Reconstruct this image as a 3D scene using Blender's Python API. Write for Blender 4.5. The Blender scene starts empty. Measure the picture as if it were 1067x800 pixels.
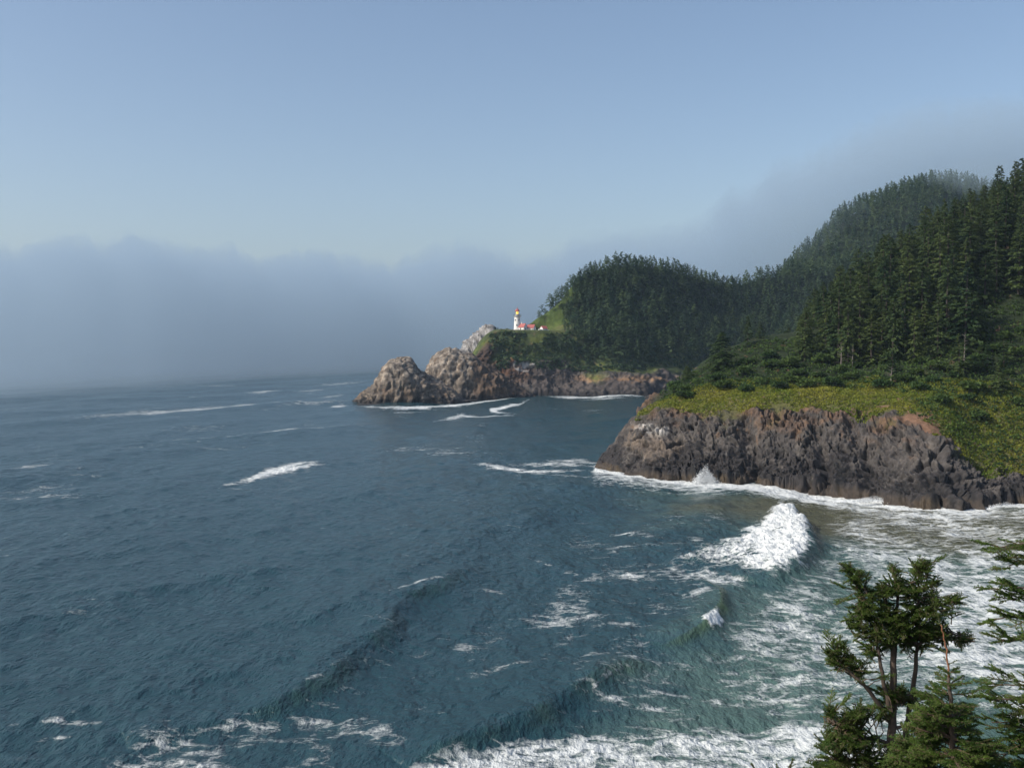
import bpy, math, random
import numpy as np
from math import radians as rad

random.seed(7)
RNG = np.random.default_rng(7)
SC = bpy.context.scene
COL = SC.collection

# ------------------------------------------------------------------ camera
CAM_H, FPX, CX, CY, PITCH = 40.0, 1037.0, 533.5, 400.0, math.atan(45 / 1037.0)
cd = bpy.data.cameras.new('camera')
cd.sensor_width = 36.0
cd.lens = 36.0 * FPX / 1067.0
cd.clip_start = 0.5
cd.clip_end = 40000
cam = bpy.data.objects.new('camera', cd)
COL.objects.link(cam)
cam.location = (0, 0, CAM_H)
cam.rotation_euler = (rad(90) - PITCH, 0, 0)
SC.camera = cam

# ------------------------------------------------------------------ light
SUN_EL, SUN_TO = 38.0, (-0.93, -0.34)             # horizontal direction towards the sun
SKY_STRENGTH, SUN_STRENGTH, EXPOSURE = 0.15, 4.2, 0.0
w = bpy.data.worlds.new('World')
SC.world = w
w.use_nodes = True
nt = w.node_tree
bg = nt.nodes['Background']
sky = nt.nodes.new('ShaderNodeTexSky')
sky.sky_type = 'NISHITA'
sky.sun_disc = False
sky.sun_elevation = rad(SUN_EL)
sky.sun_rotation = math.atan2(SUN_TO[0], SUN_TO[1])
sky.altitude = 40
sky.air_density = 1.0
sky.dust_density = 2.4
sky.ozone_density = 1.4
nt.links.new(sky.outputs[0], bg.inputs[0])
bg.inputs[1].default_value = SKY_STRENGTH
sd = bpy.data.lights.new('sun', 'SUN')
sd.energy = SUN_STRENGTH
sd.angle = rad(0.5)
sd.color = (1.0, 0.93, 0.83)
sun = bpy.data.objects.new('sun', sd)
COL.objects.link(sun)
from mathutils import Vector
_h = Vector((SUN_TO[0], SUN_TO[1], 0)).normalized() * math.cos(rad(SUN_EL))
_to = Vector((_h.x, _h.y, math.sin(rad(SUN_EL))))
sun.rotation_euler = _to.to_track_quat('Z', 'Y').to_euler()
sun.location = _to * 500
SC.view_settings.view_transform = 'Standard'
SC.view_settings.look = 'None'
SC.view_settings.gamma = 1
SC.view_settings.exposure = EXPOSURE
SC.view_settings.use_curve_mapping = False
SC.cycles.max_bounces = 6
SC.cycles.diffuse_bounces = 2
SC.cycles.glossy_bounces = 2
SC.cycles.transparent_max_bounces = 8
SC.cycles.volume_bounces = 2
SC.cycles.use_denoising = True
SC.cycles.use_adaptive_sampling = True
SC.cycles.sample_clamp_indirect = 4

# ------------------------------------------------------------------ maths helpers
SP, CP = math.sin(PITCH), math.cos(PITCH)

def at(px, py, Y):
    """world point at forward distance Y seen at pixel px, py of the photograph"""
    a = (px - CX) / FPX
    b = (CY - py) / FPX
    dy = CP + b * SP
    dz = -SP + b * CP
    s = Y / dy
    return np.array((a * s, Y, CAM_H + dz * s))

def sea(px, py):
    a = (px - CX) / FPX
    b = (CY - py) / FPX
    dy = CP + b * SP
    dz = -SP + b * CP
    s = -CAM_H / dz
    return np.array((a * s, dy * s, 0.0))

def pix(X, Y, Z):
    f = Y * CP - (Z - CAM_H) * SP
    u = Y * SP + (Z - CAM_H) * CP
    return CX + FPX * X / f, CY - FPX * u / f

_perm = np.random.default_rng(3).permutation(256).astype(np.int64)
_perm = np.concatenate([_perm, _perm, _perm])
_g = np.random.default_rng(4).normal(size=(256, 3))
_g /= np.linalg.norm(_g, axis=1)[:, None]

def pn(x, y, z=0.0):
    x, y, z = np.broadcast_arrays(np.asarray(x, float), np.asarray(y, float), np.asarray(z, float))
    xi, yi, zi = np.floor(x).astype(np.int64), np.floor(y).astype(np.int64), np.floor(z).astype(np.int64)
    xf, yf, zf = x - xi, y - yi, z - zi
    u, v, w_ = [t * t * t * (t * (t * 6 - 15) + 10) for t in (xf, yf, zf)]
    out = 0
    for dx in (0, 1):
        for dy in (0, 1):
            for dz in (0, 1):
                h = _perm[_perm[_perm[(xi + dx) & 255] + ((yi + dy) & 255)] + ((zi + dz) & 255)]
                g = _g[h]
                d = g[..., 0] * (xf - dx) + g[..., 1] * (yf - dy) + g[..., 2] * (zf - dz)
                out = out + d * (u if dx else 1 - u) * (v if dy else 1 - v) * (w_ if dz else 1 - w_)
    return out * 1.5

def fbm(x, y, z=0.0, o=4, gain=0.5):
    a, s, t = 1.0, 0, 0
    for k in range(o):
        f = 2.03 ** k
        s = s + a * pn(np.asarray(x) * f + 17.3 * k, np.asarray(y) * f + 5.1 * k, np.asarray(z) * f + 9.7 * k)
        t += a
        a *= gain
    return s / t

def ridged(x, y, z=0.0, o=3):
    a, s, t = 1.0, 0, 0
    for k in range(o):
        f = 2.1 ** k
        s = s + a * (1 - 2 * np.abs(pn(np.asarray(x) * f + 31.3 * k, np.asarray(y) * f + 7.1 * k, np.asarray(z) * f)))
        t += a
        a *= 0.5
    return s / t

def sst(a, b, x):
    t = np.clip((x - a) / (b - a), 0, 1)
    return t * t * (3 - 2 * t)

def mixc(c, col, m):
    m = np.asarray(m)[..., None]
    return c * (1 - m) + np.array(col) * m

# ------------------------------------------------------------------ mesh helpers
def mesh_np(name, V, F, mat=None, parent=None, attrs=None, smooth=False, link=True):
    V = np.asarray(V, np.float32).reshape(-1, 3)
    F = np.asarray(F, np.int32)
    me = bpy.data.meshes.new(name)
    me.vertices.add(len(V))
    me.vertices.foreach_set('co', V.ravel())
    n, k = F.shape
    me.loops.add(n * k)
    me.loops.foreach_set('vertex_index', F.ravel())
    me.polygons.add(n)
    me.polygons.foreach_set('loop_start', np.arange(0, n * k, k, dtype=np.int32))
    me.polygons.foreach_set('use_smooth', np.full(n, smooth))
    me.update(calc_edges=True)
    for an, av in (attrs or {}).items():
        av = np.asarray(av, np.float32)
        if av.ndim == 1 or av.shape[-1] == 1:
            a = me.attributes.new(an, 'FLOAT', 'POINT')
            a.data.foreach_set('value', av.ravel())
        else:
            a = me.attributes.new(an, 'FLOAT_COLOR', 'POINT')
            c = np.ones((len(V), 4), np.float32)
            c[:, :3] = av.reshape(-1, 3)
            a.data.foreach_set('color', c.ravel())
    if mat:
        me.materials.append(mat)
    o = bpy.data.objects.new(name, me)
    if link:
        COL.objects.link(o)
        if parent:
            o.parent = parent
    return o

def grid_faces(nv, nu):
    i = np.arange((nv - 1) * nu).reshape(nv - 1, nu)[:, :-1].ravel()
    return np.stack([i, i + 1, i + nu + 1, i + nu], 1)

def tag(o, label=None, cat=None, group=None, kind=None):
    if label: o['label'] = label
    if cat: o['category'] = cat
    if group: o['group'] = group
    if kind: o['kind'] = kind
    return o

def empty(name, loc, label, cat, group=None, rz=0):
    o = bpy.data.objects.new(name, None)
    COL.objects.link(o)
    o.location = loc
    o.rotation_euler = (0, 0, rz)
    o.empty_display_size = 1
    return tag(o, label, cat, group)

def crspline(P, counts):
    """Catmull-Rom over axis 0 of P with counts[i] samples per segment; returns points and float row index"""
    P = np.asarray(P, float)
    n = len(P)
    Q = np.concatenate([[2 * P[0] - P[1]], P, [2 * P[-1] - P[-2]]])
    out, idx = [], []
    for i in range(n - 1):
        c = counts[i]
        t = np.linspace(0, 1, c, endpoint=False)
        if i == n - 2:
            t = np.linspace(0, 1, c + 1)
        T = t.reshape((-1,) + (1,) * (P.ndim - 1))
        p0, p1, p2, p3 = Q[i], Q[i + 1], Q[i + 2], Q[i + 3]
        m1, m2 = (p2 - p0) * 0.5, (p3 - p1) * 0.5
        d = p2 - p1
        # limit tangents to keep the surface from overshooting
        lim = 1.2 * np.linalg.norm(d, axis=-1, keepdims=True) + 1e-6
        for_m = []
        for m in (m1, m2):
            L = np.linalg.norm(m, axis=-1, keepdims=True) + 1e-6
            for_m.append(m * np.minimum(1, lim / L))
        m1, m2 = for_m
        out.append((2 * T**3 - 3 * T**2 + 1) * p1 + (T**3 - 2 * T**2 + T) * m1 + (-2 * T**3 + 3 * T**2) * p2 + (T**3 - T**2) * m2)
        idx.append(i + t)
    return np.concatenate(out), np.concatenate(idx)

def loft(rows, vc, uc):
    """rows[r][c] control points -> dense grid G[v,u,3], row index rv[v], column index cu[u]"""
    R = np.array(rows, float)
    A, rv = crspline(R, vc)
    B, cu = crspline(np.swapaxes(A, 0, 1), uc)
    return np.swapaxes(B, 0, 1), rv, cu

def gnormals(G):
    du = np.gradient(G, axis=1)
    dv = np.gradient(G, axis=0)
    n = np.cross(du, dv)
    L = np.linalg.norm(n, axis=-1, keepdims=True)
    return n / np.maximum(L, 1e-9)

# ------------------------------------------------------------------ materials
def new_mat(name):
    m = bpy.data.materials.new(name)
    m.use_nodes = True
    t = m.node_tree
    return m, t, t.nodes['Principled BSDF'], t.nodes, t.links

def plain(name, col, rough=0.7, noise=0.25, scale=8.0, metal=0.0):
    m, t, b, N, L = new_mat(name)
    tc = N.new('ShaderNodeTexCoord')
    nz = N.new('ShaderNodeTexNoise')
    nz.inputs['Scale'].default_value = scale
    nz.inputs['Detail'].default_value = 5
    L.new(tc.outputs['Object'], nz.inputs['Vector'])
    mx = N.new('ShaderNodeMix'); mx.data_type = 'RGBA'
    L.new(nz.outputs['Fac'], mx.inputs['Factor'])
    mx.inputs['A'].default_value = tuple(c * (1 - noise) for c in col) + (1,)
    mx.inputs['B'].default_value = tuple(min(1, c * (1 + noise)) for c in col) + (1,)
    L.new(mx.outputs['Result'], b.inputs['Base Color'])
    b.inputs['Roughness'].default_value = rough
    b.inputs['Metallic'].default_value = metal
    return m

def attr_mat(name, rough=0.9, scale=1.0, amt=0.35, bump=0.5, bdist=0.3, spec=0.2):
    """albedo from the 'col' attribute, broken up by procedural noise in the mesh's own space"""
    m, t, b, N, L = new_mat(name)
    a = N.new('ShaderNodeAttribute'); a.attribute_name = 'col'
    tc = N.new('ShaderNodeTexCoord')
    nz = N.new('ShaderNodeTexNoise'); nz.inputs['Scale'].default_value = scale
    nz.inputs['Detail'].default_value = 6; nz.inputs['Roughness'].default_value = 0.65
    L.new(tc.outputs['Object'], nz.inputs['Vector'])
    mr = N.new('ShaderNodeMapRange')
    mr.inputs['From Min'].default_value = 0.3; mr.inputs['From Max'].default_value = 0.7
    mr.inputs['To Min'].default_value = 1 - amt; mr.inputs['To Max'].default_value = 1 + amt
    L.new(nz.outputs['Fac'], mr.inputs['Value'])
    mu = N.new('ShaderNodeVectorMath'); mu.operation = 'SCALE'
    L.new(a.outputs['Color'], mu.inputs[0]); L.new(mr.outputs[0], mu.inputs['Scale'])
    L.new(mu.outputs[0], b.inputs['Base Color'])
    b.inputs['Roughness'].default_value = rough
    b.inputs['Specular IOR Level'].default_value = spec
    bp = N.new('ShaderNodeBump'); bp.inputs['Strength'].default_value = bump; bp.inputs['Distance'].default_value = bdist
    L.new(nz.outputs['Fac'], bp.inputs['Height']); L.new(bp.outputs[0], b.inputs['Normal'])
    return m

def leaf_mat(name, c1, c2, use_attr=False, trans=0.25, rough=0.65, scale=0.25):
    """foliage: dark to light green between trees and between clumps, a little light let through"""
    m, t, b, N, L = new_mat(name)
    tc = N.new('ShaderNodeTexCoord')
    nz = N.new('ShaderNodeTexNoise'); nz.inputs['Scale'].default_value = scale; nz.inputs['Detail'].default_value = 4
    L.new(tc.outputs['Object'], nz.inputs['Vector'])
    if use_attr:
        oi = N.new('ShaderNodeAttribute'); oi.attribute_name = 'rnd'; r = oi.outputs['Fac']
    else:
        oi = N.new('ShaderNodeObjectInfo'); r = oi.outputs['Random']
    ma = N.new('ShaderNodeMath'); ma.operation = 'MULTIPLY_ADD'
    L.new(r, ma.inputs[0]); ma.inputs[1].default_value = 0.75; 
    mb = N.new('ShaderNodeMath'); mb.operation = 'MULTIPLY_ADD'
    L.new(nz.outputs['Fac'], mb.inputs[0]); mb.inputs[1].default_value = 1.3; mb.inputs[2].default_value = -0.52
    L.new(mb.outputs[0], ma.inputs[2])
    ma.use_clamp = True
    mx = N.new('ShaderNodeMix'); mx.data_type = 'RGBA'
    L.new(ma.outputs[0], mx.inputs['Factor'])
    mx.inputs['A'].default_value = c1 + (1,); mx.inputs['B'].default_value = c2 + (1,)
    L.new(mx.outputs['Result'], b.inputs['Base Color'])
    b.inputs['Roughness'].default_value = rough
    b.inputs['Specular IOR Level'].default_value = 0.15
    if trans > 0:
        tr = N.new('ShaderNodeBsdfTranslucent')
        L.new(mx.outputs['Result'], tr.inputs['Color'])
        ms = N.new('ShaderNodeMixShader'); ms.inputs[0].default_value = trans
        L.new(b.outputs[0], ms.inputs[1]); L.new(tr.outputs[0], ms.inputs[2])
        L.new(ms.outputs[0], N['Material Output'].inputs['Surface'])
    return m

def vol_mat(name, density, color=(0.9, 0.93, 1.0), aniso=0.2, absorb=(0, 0, 0)):
    m = bpy.data.materials.new(name)
    m.use_nodes = True
    t = m.node_tree
    t.nodes.clear()
    out = t.nodes.new('ShaderNodeOutputMaterial')
    v = t.nodes.new('ShaderNodeVolumePrincipled')
    v.inputs['Color'].default_value = color + (1,)
    v.inputs['Density'].default_value = density
    v.inputs['Anisotropy'].default_value = aniso
    t.links.new(v.outputs[0], out.inputs['Volume'])
    m.cycles.homogeneous_volume = True
    return m

M_ROCK = attr_mat('weathered_rock', 0.92, 0.9, 0.35, 0.7, 0.35)
M_FAR = attr_mat('distant_rock_and_turf', 0.95, 0.35, 0.35, 0.7, 0.8)
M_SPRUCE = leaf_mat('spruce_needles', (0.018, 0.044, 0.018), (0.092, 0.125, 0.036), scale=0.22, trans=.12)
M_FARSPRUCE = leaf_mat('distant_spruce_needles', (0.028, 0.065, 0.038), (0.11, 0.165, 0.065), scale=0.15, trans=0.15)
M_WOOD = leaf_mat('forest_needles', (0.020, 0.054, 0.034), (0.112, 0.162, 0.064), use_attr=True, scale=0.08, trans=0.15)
M_BARK = plain('grey_bark', (0.055, 0.046, 0.038), 0.9, 0.4, 3)
M_SNAG = plain('bleached_dead_wood', (0.17, 0.15, 0.135), 0.9, 0.3, 3)
M_BUSH = leaf_mat('shrub_leaves', (0.030, 0.065, 0.020), (0.085, 0.130, 0.032), scale=0.5)
M_SHRUBS = leaf_mat('shrubbery_leaves', (0.024, 0.058, 0.020), (0.090, 0.140, 0.032), use_attr=True, scale=0.10)
M_TURF = leaf_mat('salal_and_grass_leaves', (0.075, 0.135, 0.016), (0.25, 0.24, 0.038), use_attr=True, scale=0.07)

# ================================================================== THE NEAR HEADLAND
# rows: 0 under water, 1 waterline, 2 cliff top, 3 edge of turf and shrubs, 4 foot of the wood, 5 crest, 6 back foot
def back(px, Y, z=-4):
    p = at(px, 400, Y); p[2] = z
    return p
def wl(px, py, z=0.0):
    p = sea(px, py); p[2] = z
    return p
NH = []
def nhcol(w, c, g, t, r, b):
    p = wl(*w)
    u = p.copy(); u[2] = -4; u[1] -= 1.5
    NH.append([u, p, at(*c), at(*g), at(*t), at(*r), back(*b)])
tip = wl(619, 487)
NH.append([tip + np.array((0, -1, -4))] + [tip] * 5 + [tip + np.array((0, 2, -4))])
nhcol((650, 491), (650, 463, 314), (652, 457, 320), (654, 452, 325), (655, 448, 330), (660, 350))
nhcol((690, 497), (686, 430, 312), (688, 420, 322), (692, 411, 332), (697, 405, 342), (705, 380))
nhcol((740, 501), (742, 434, 299), (737, 407, 318), (733, 391, 336), (730, 381, 350), (740, 420))
nhcol((790, 505), (790, 429, 291), (786, 402, 312), (782, 374, 340), (784, 354, 370), (800, 470))
nhcol((850, 510), (850, 427, 285), (846, 402, 306), (842, 374, 334), (838, 346, 385), (870, 520))
nhcol((920, 519), (916, 432, 275), (912, 402, 298), (906, 380, 322), (902, 322, 420), (960, 560))
nhcol((985, 529), (975, 458, 258), (980, 408, 285), (978, 368, 320), (972, 272, 430), (1050, 570))
nhcol((1040, 525), (1025, 500, 252), (1035, 425, 280), (1040, 348, 325), (1030, 240, 430), (1130, 580))
nhcol((1100, 528), (1100, 498, 252), (1100, 425, 280), (1100, 340, 325), (1090, 212, 430), (1200, 580))
nhcol((1220, 536), (1220, 498, 246), (1220, 420, 275), (1220, 320, 315), (1210, 180, 420), (1330, 560))
nhcol((1480, 570), (1480, 520, 204), (1480, 420, 230), (1480, 300, 270), (1470, 190, 370), (1640, 480))
NH = [list(r) for r in zip(*NH)]
vc = [6, 120, 60, 60, 60, 24]
uc = [70, 90, 110, 110, 120, 130, 120, 90, 60, 40, 30]
G, rv, cu = loft(NH, vc, uc)
nrm = gnormals(G)
RV = rv[:, None] * np.ones(G.shape[1])[None]
CU = cu[None, :] * np.ones(G.shape[0])[:, None]
X, Y, Z = G[..., 0], G[..., 1], G[..., 2]
rough_edge = fbm(X / 9, Z / 9, Y / 9, 5) * 0.55
rockm = 1 - sst(1.86, 2.12, RV + rough_edge)
rockm = np.maximum(rockm, 1 - sst(1.5, 1.9, CU + rough_edge))
taper = sst(0.0, 2.4, CU)
col_ = ridged(X / 7.5 + fbm(X / 20, Y / 20, Z / 12) * 1.0, Z / 19, Y / 14, 3)
cracks = ridged(X / 2.8 + fbm(X / 5, Z / 5, 2, 2), Z / 5.5, Y / 7 + 3.3, 3)
fine = fbm(X / 1.3, Z / 1.6, Y / 1.3, 4)
big = fbm(X / 26, Z / 60, Y / 40 + 8, 2)
gul = -np.exp(-((X - at(768, 480, 300)[0]) / 2.2) ** 2) * 3.5 - np.exp(-((X - at(706, 480, 300)[0]) / 2.0) ** 2) * 1.6 \
      - np.exp(-((X - at(838, 480, 290)[0]) / 1.2) ** 2) * 2.0 - np.exp(-((X - at(880, 480, 280)[0]) / 1.3) ** 2) * 2.2 - np.exp(-((X - at(944, 480, 270)[0]) / 1.2) ** 2) * 2.2
gul = gul * (1 - sst(14, 21, Z))
ledge = 1.3 * (1 - sst(1.0, 2.4, Z + fine * 3)) + (1.6 * fbm(X / 2.4, Z / 1.5, Y / 2.4 + 3, 3) + 1.2 * ridged(X / 6, Z / 2.2, Y / 6, 2)) * (1 - sst(3, 8, Z)) + 1.4 * fbm(X / 6, Z / 3, 2.2, 3) * (1 - sst(1, 5, Z))
fis = sst(.78, .96, ridged(X / 6.5 + .9 * fbm(X / 9, Z / 7, Y / 9, 3), Z / 26, Y / 12 + 5, 2))
fis2 = sst(.80, .96, ridged(X / 2.6 + .7 * fbm(X / 4, Z / 4, Y / 4, 3), Z / 11, Y / 6 + 9, 2))
step = np.abs(((Z + 1.5 * fbm(X / 7, Y / 7, 3, 3)) / 2.6) % 1 - .5)
d_rock = -2.4 * fis - 1.1 * fis2 + .55 * sst(.1, .4, step) + 3.6 * big + 1.8 * col_ + 1.4 * cracks + 1.3 * fine + gul + ledge + 0.35 * ridged(X / 4, Z / 1.3, Y / 4, 3)
d_veg = 2.2 * fbm(X / 22, Y / 22, 1.1, 4) + 0.5 * fbm(X / 4, Y / 4, 5, 3)
scar = np.exp(-(((CU - 6.75) / 0.45) ** 2 + ((RV - 2.05) / 0.35) ** 2))
d = (rockm * d_rock + (1 - rockm) * d_veg) * (0.22 + 0.78 * taper)
d *= sst(0, 0.25, CU)
sgn = -1.0 if nrm[150, 400, 1] > 0 else 1.0
G = G + nrm * (sgn * d)[..., None]
X, Y, Z = G[..., 0], G[..., 1], G[..., 2]
NHG, NHR, NHC = G, RV, CU
# albedo
nA, nB, nC = fbm(X / 6, Z / 4, Y / 6, 5), fbm(X / 2.2, Z / 5, Y / 2.2, 4), fbm(X / 17, Z / 17, Y / 17, 3)
c = np.zeros(G.shape) + np.array((0.112, 0.102, 0.094))
c = mixc(c, (0.19, 0.170, 0.152), sst(-0.1, 0.45, nA))
c = mixc(c, (0.24, 0.13, 0.068), sst(0.45, 1.0, (Z - 10) / 12 + nA * 1.2 + nC) * 0.68)
c = mixc(c, (0.26, 0.17, 0.10), sst(0.1, 0.5, nB) * sst(8, 14, Z) * 0.45)
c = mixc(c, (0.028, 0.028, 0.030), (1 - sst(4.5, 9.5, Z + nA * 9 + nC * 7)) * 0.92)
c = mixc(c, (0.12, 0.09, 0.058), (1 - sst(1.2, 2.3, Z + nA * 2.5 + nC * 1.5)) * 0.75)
gp = np.array(at(676, 445, 316))
gu = np.exp(-(((X - gp[0]) / 4.5) ** 2 + ((Z - gp[2]) / 2.2) ** 2))
c = mixc(c, (0.55, 0.53, 0.50), sst(0.35, 0.75, gu + nB * 0.9))
gp2 = np.array(at(672, 458, 316))
gu = np.exp(-(((X - gp2[0]) / 10) ** 2 + ((Z - gp2[2]) / 5) ** 2))
c = mixc(c, (0.36, 0.28, 0.21), sst(0.5, 0.9, gu + nB * 0.7) * 0.6)
c = mixc(c, (0.30, 0.13, 0.035), sst(0.28, 0.5, nB) * sst(10, 16, Z) * 0.6)
veg = np.zeros(G.shape) + np.array((0.085, 0.085, 0.030))
veg = mixc(veg, (0.16, 0.12, 0.05), sst(0.0, 0.5, nA) * 0.6)
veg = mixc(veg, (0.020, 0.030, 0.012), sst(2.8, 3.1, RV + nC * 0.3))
soil = sst(0.35, 0.6, scar + nA * 0.9 + nB * .9)
veg = mixc(veg, (0.17, 0.10, 0.065), soil)
c = c * .66
c = mixc(c, (0.030, 0.028, 0.028), np.maximum(fis, .7 * fis2) * .55)
c = mixc(c, (0.05, 0.045, 0.045), sst(0.15, 0.6, ridged(X / 3.1, Z / 16, Y / 8, 3)) * .45)
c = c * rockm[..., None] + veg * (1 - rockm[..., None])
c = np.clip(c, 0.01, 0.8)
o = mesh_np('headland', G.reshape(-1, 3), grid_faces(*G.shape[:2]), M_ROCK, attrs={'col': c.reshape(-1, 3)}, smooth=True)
tag(o, 'grassy rock headland with dark basalt cliffs rising from the surf on the right', 'headland', kind='structure')
NH_SCAR = soil

# ================================================================== THE LIGHTHOUSE HEADLAND
LH = []
def lhcol(w, a, b_, c_, d_, e_, f_):
    p = wl(*w)
    u = p.copy(); u[2] = -5; u[1] -= 3
    LH.append([u, p, at(*a), at(*b_), at(*c_), at(*d_), at(*e_), back(*f_, -6)])
tip = wl(470, 409)
LH.append([tip + np.array((0, -2, -5))] + [tip] * 6 + [tip + np.array((0, 6, -6))])
# rows: under, waterline, shelf top, bluff top, terrace front, terrace back, crest, back
lhcol((496, 412), (495, 400, 738), (493, 385, 745), (490, 374, 750), (489, 373, 758), (489, 373, 764), (486, 800))
lhcol((522, 412), (520, 399, 738), (515, 372, 748), (511, 347.5, 756), (510, 347, 776), (510, 348, 786), (508, 860))
lhcol((548, 412), (548, 397, 742), (545, 374, 750), (540, 345.4, 757), (540, 345.6, 782), (542, 342, 792), (540, 890))
lhcol((575, 412), (575, 396, 744), (573, 374, 752), (570, 345.4, 759), (570, 345.6, 784), (575, 320, 808), (580, 930))
lhcol((610, 412), (610, 394, 748), (610, 380, 757), (608, 350, 770), (606, 330, 795), (607, 291, 835), (625, 980))
lhcol((655, 412), (655, 391, 752), (655, 381, 762), (655, 352, 785), (655, 325, 815), (655, 281, 860), (680, 1020))
lhcol((692, 410), (692, 388, 775), (692, 378, 790), (698, 350, 820), (703, 325, 850), (710, 288, 895), (740, 1060))
lhcol((730, 408), (733, 392, 800), (738, 380, 820), (748, 350, 860), (755, 332, 895), (762, 299, 940), (790, 1100))
lhcol((790, 406), (792, 392, 830), (796, 378, 855), (800, 350, 895), (802, 326, 930), (806, 290, 975), (840, 1140))
lhcol((870, 404), (872, 390, 850), (875, 375, 880), (878, 345, 920), (880, 318, 960), (882, 279, 1010), (920, 1180))
lhcol((1000, 404), (1000, 385, 850), (1000, 365, 880), (1000, 335, 930), (1000, 305, 970), (1000, 266, 1030), (1060, 1200))
lhcol((1250, 404), (1250, 380, 850), (1250, 355, 880), (1250, 325, 930), (1250, 295, 970), (1250, 262, 1030), (1300, 1200))
LH = [list(r) for r in zip(*LH)]
G, rv, cu = loft(LH, [4, 30, 34, 36, 26, 40, 16], [24, 44, 50, 46, 54, 54, 46, 36, 30, 30, 24, 16])
nrm = gnormals(G)
RV = rv[:, None] * np.ones(G.shape[1])[None]
CU = cu[None, :] * np.ones(G.shape[0])[:, None]
X, Y, Z = G[..., 0], G[..., 1], G[..., 2]
flat = sst(1.7, 2.2, CU) * (1 - sst(4.2, 4.9, CU)) * sst(3.85, 4.0, RV) * (1 - sst(5.0, 5.25, RV))
rk = 1 - sst(2.5, 3.1, RV + 0.75 * sst(4.3, 5.3, CU) + 0.9 * fbm(X / 22, Z / 14, Y / 22, 4))
rk = np.maximum(rk, (1 - sst(1.6, 2.3, CU + .5 * fbm(X / 9, Y / 9, Z / 9, 3))) * (1 - sst(3.4, 3.9, RV)))
dr = 7 * fbm(X / 30, Z / 60, Y / 30, 3) + 3.2 * ridged(X / 12, Z / 40, Y / 12, 3) + 2.2 * fbm(X / 4, Z / 4, Y / 4, 4) + 1.5 * ridged(X / 20, Z / 3.5, Y / 20, 3)
dv_ = 5.0 * fbm(X / 60, Y / 60, 2.2, 3) + 1.8 * fbm(X / 14, Y / 14, 7.7, 4)
d = (rk * dr + (1 - rk) * dv_) * (1 - flat) * sst(0, 1.0, CU)
sgn = -1.0 if nrm[60, 200, 1] > 0 else 1.0
G = G + nrm * (sgn * d)[..., None]
X, Y, Z = G[..., 0], G[..., 1], G[..., 2]
LHG, LHR, LHC = G, RV, CU
nA, nB, nC = fbm(X / 14, Z / 8, Y / 14, 5), fbm(X / 5, Z / 5, Y / 5, 4), fbm(X / 40, Z / 30, Y / 40, 3)
c = np.zeros(G.shape) + np.array((0.12, 0.10, 0.092))
c = mixc(c, (0.20, 0.175, 0.155), sst(-0.1, 0.4, nA))
c = mixc(c, (0.15, 0.078, 0.048), (1 - sst(2.6, 3.6, CU)) * (0.55 + 0.45 * sst(-.2, .3, nA)) * sst(6, 14, Z))
c = mixc(c, (0.52, 0.30, 0.15), sst(4.2, 5.2, CU) * (1 - sst(7, 7.6, CU)) * sst(8, 12, Z + nB * 3) * (1 - sst(11, 15, Z + nB * 5)) * sst(-0.15, 0.25, nA + nB * .5))
gq = at(546, 380, 750)
gw = np.exp(-(((X - gq[0]) / 9.5) ** 2 + ((Z - gq[2]) / 5) ** 2))
c = mixc(c, (0.52, 0.49, 0.46), sst(0.4, 0.8, gw + nB * 1.1))
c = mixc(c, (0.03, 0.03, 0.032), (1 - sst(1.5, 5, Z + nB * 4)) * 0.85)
veg = np.zeros(G.shape) + np.array((0.050, 0.068, 0.026))
veg = mixc(veg, (0.10, 0.12, 0.03), sst(-0.1, 0.3, nA))
veg = mixc(veg, (0.14, 0.105, 0.06), sst(0.15, 0.5, nB) * 0.7)
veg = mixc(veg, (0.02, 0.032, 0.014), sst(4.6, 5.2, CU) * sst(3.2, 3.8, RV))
veg = mixc(veg, (0.065, 0.100, 0.022), (1 - sst(4.7, 5.2, CU)) * sst(4.85, 5.1, RV) * sst(2.5, 3.2, CU) * 0.7)
veg = mixc(veg, (0.16, 0.13, 0.085), flat * 0.3 * sst(-.2, .2, nB))
c = c * .66
c = mixc(c, (0.035, 0.032, 0.03), sst(.3, .7, ridged(X / 9, Z / 14, Y / 9, 3)) * .5)
c = c * rk[..., None] + veg * (1 - rk[..., None])
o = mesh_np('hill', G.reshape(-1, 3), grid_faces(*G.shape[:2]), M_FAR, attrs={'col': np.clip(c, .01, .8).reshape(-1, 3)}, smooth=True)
tag(o, 'wooded headland that carries the lighthouse on its grassy terrace', 'headland', kind='structure')

# ================================================================== THE MOUNTAIN BEHIND
MT = []
for px, yc, Yc in ((770, 352, 1080), (800, 325, 1090), (822, 288, 1100), (848, 266, 1110), (875, 238, 1125), (905, 224, 1140), (940, 212, 1150), (985, 206, 1165),
                   (1035, 214, 1180), (1100, 205, 1190), (1200, 190, 1200), (1450, 170, 1200)):
    top = at(px, yc - 6, Yc)
    MT.append([back(px + 5, Yc - 210, 0), np.array(at(px + 2, (yc + 355) / 2, Yc - 110)), top, np.array(at(px + 30, yc + 12, Yc + 160)), back(px + 90, Yc + 420, -6)])
MT = [list(r) for r in zip(*MT)]
G, rv, cu = loft(MT, [20, 30, 16, 14], [14] * 11)
RV = rv[:, None] * np.ones(G.shape[1])[None]
CU = cu[None, :] * np.ones(G.shape[0])[:, None]
G[..., 2] += (9 * fbm(G[..., 0] / 70, G[..., 1] / 70, 0.4, 4)) * (1 - np.exp(-((RV - 2) / 0.4) ** 2) * 0.6) * sst(0, 15, G[..., 2])
MTG, MTR, MTC = G, RV, CU
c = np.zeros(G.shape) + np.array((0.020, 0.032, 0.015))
o = mesh_np('mountain', G.reshape(-1, 3), grid_faces(*G.shape[:2]), M_FAR, attrs={'col': c.reshape(-1, 3)}, smooth=True)
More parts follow.
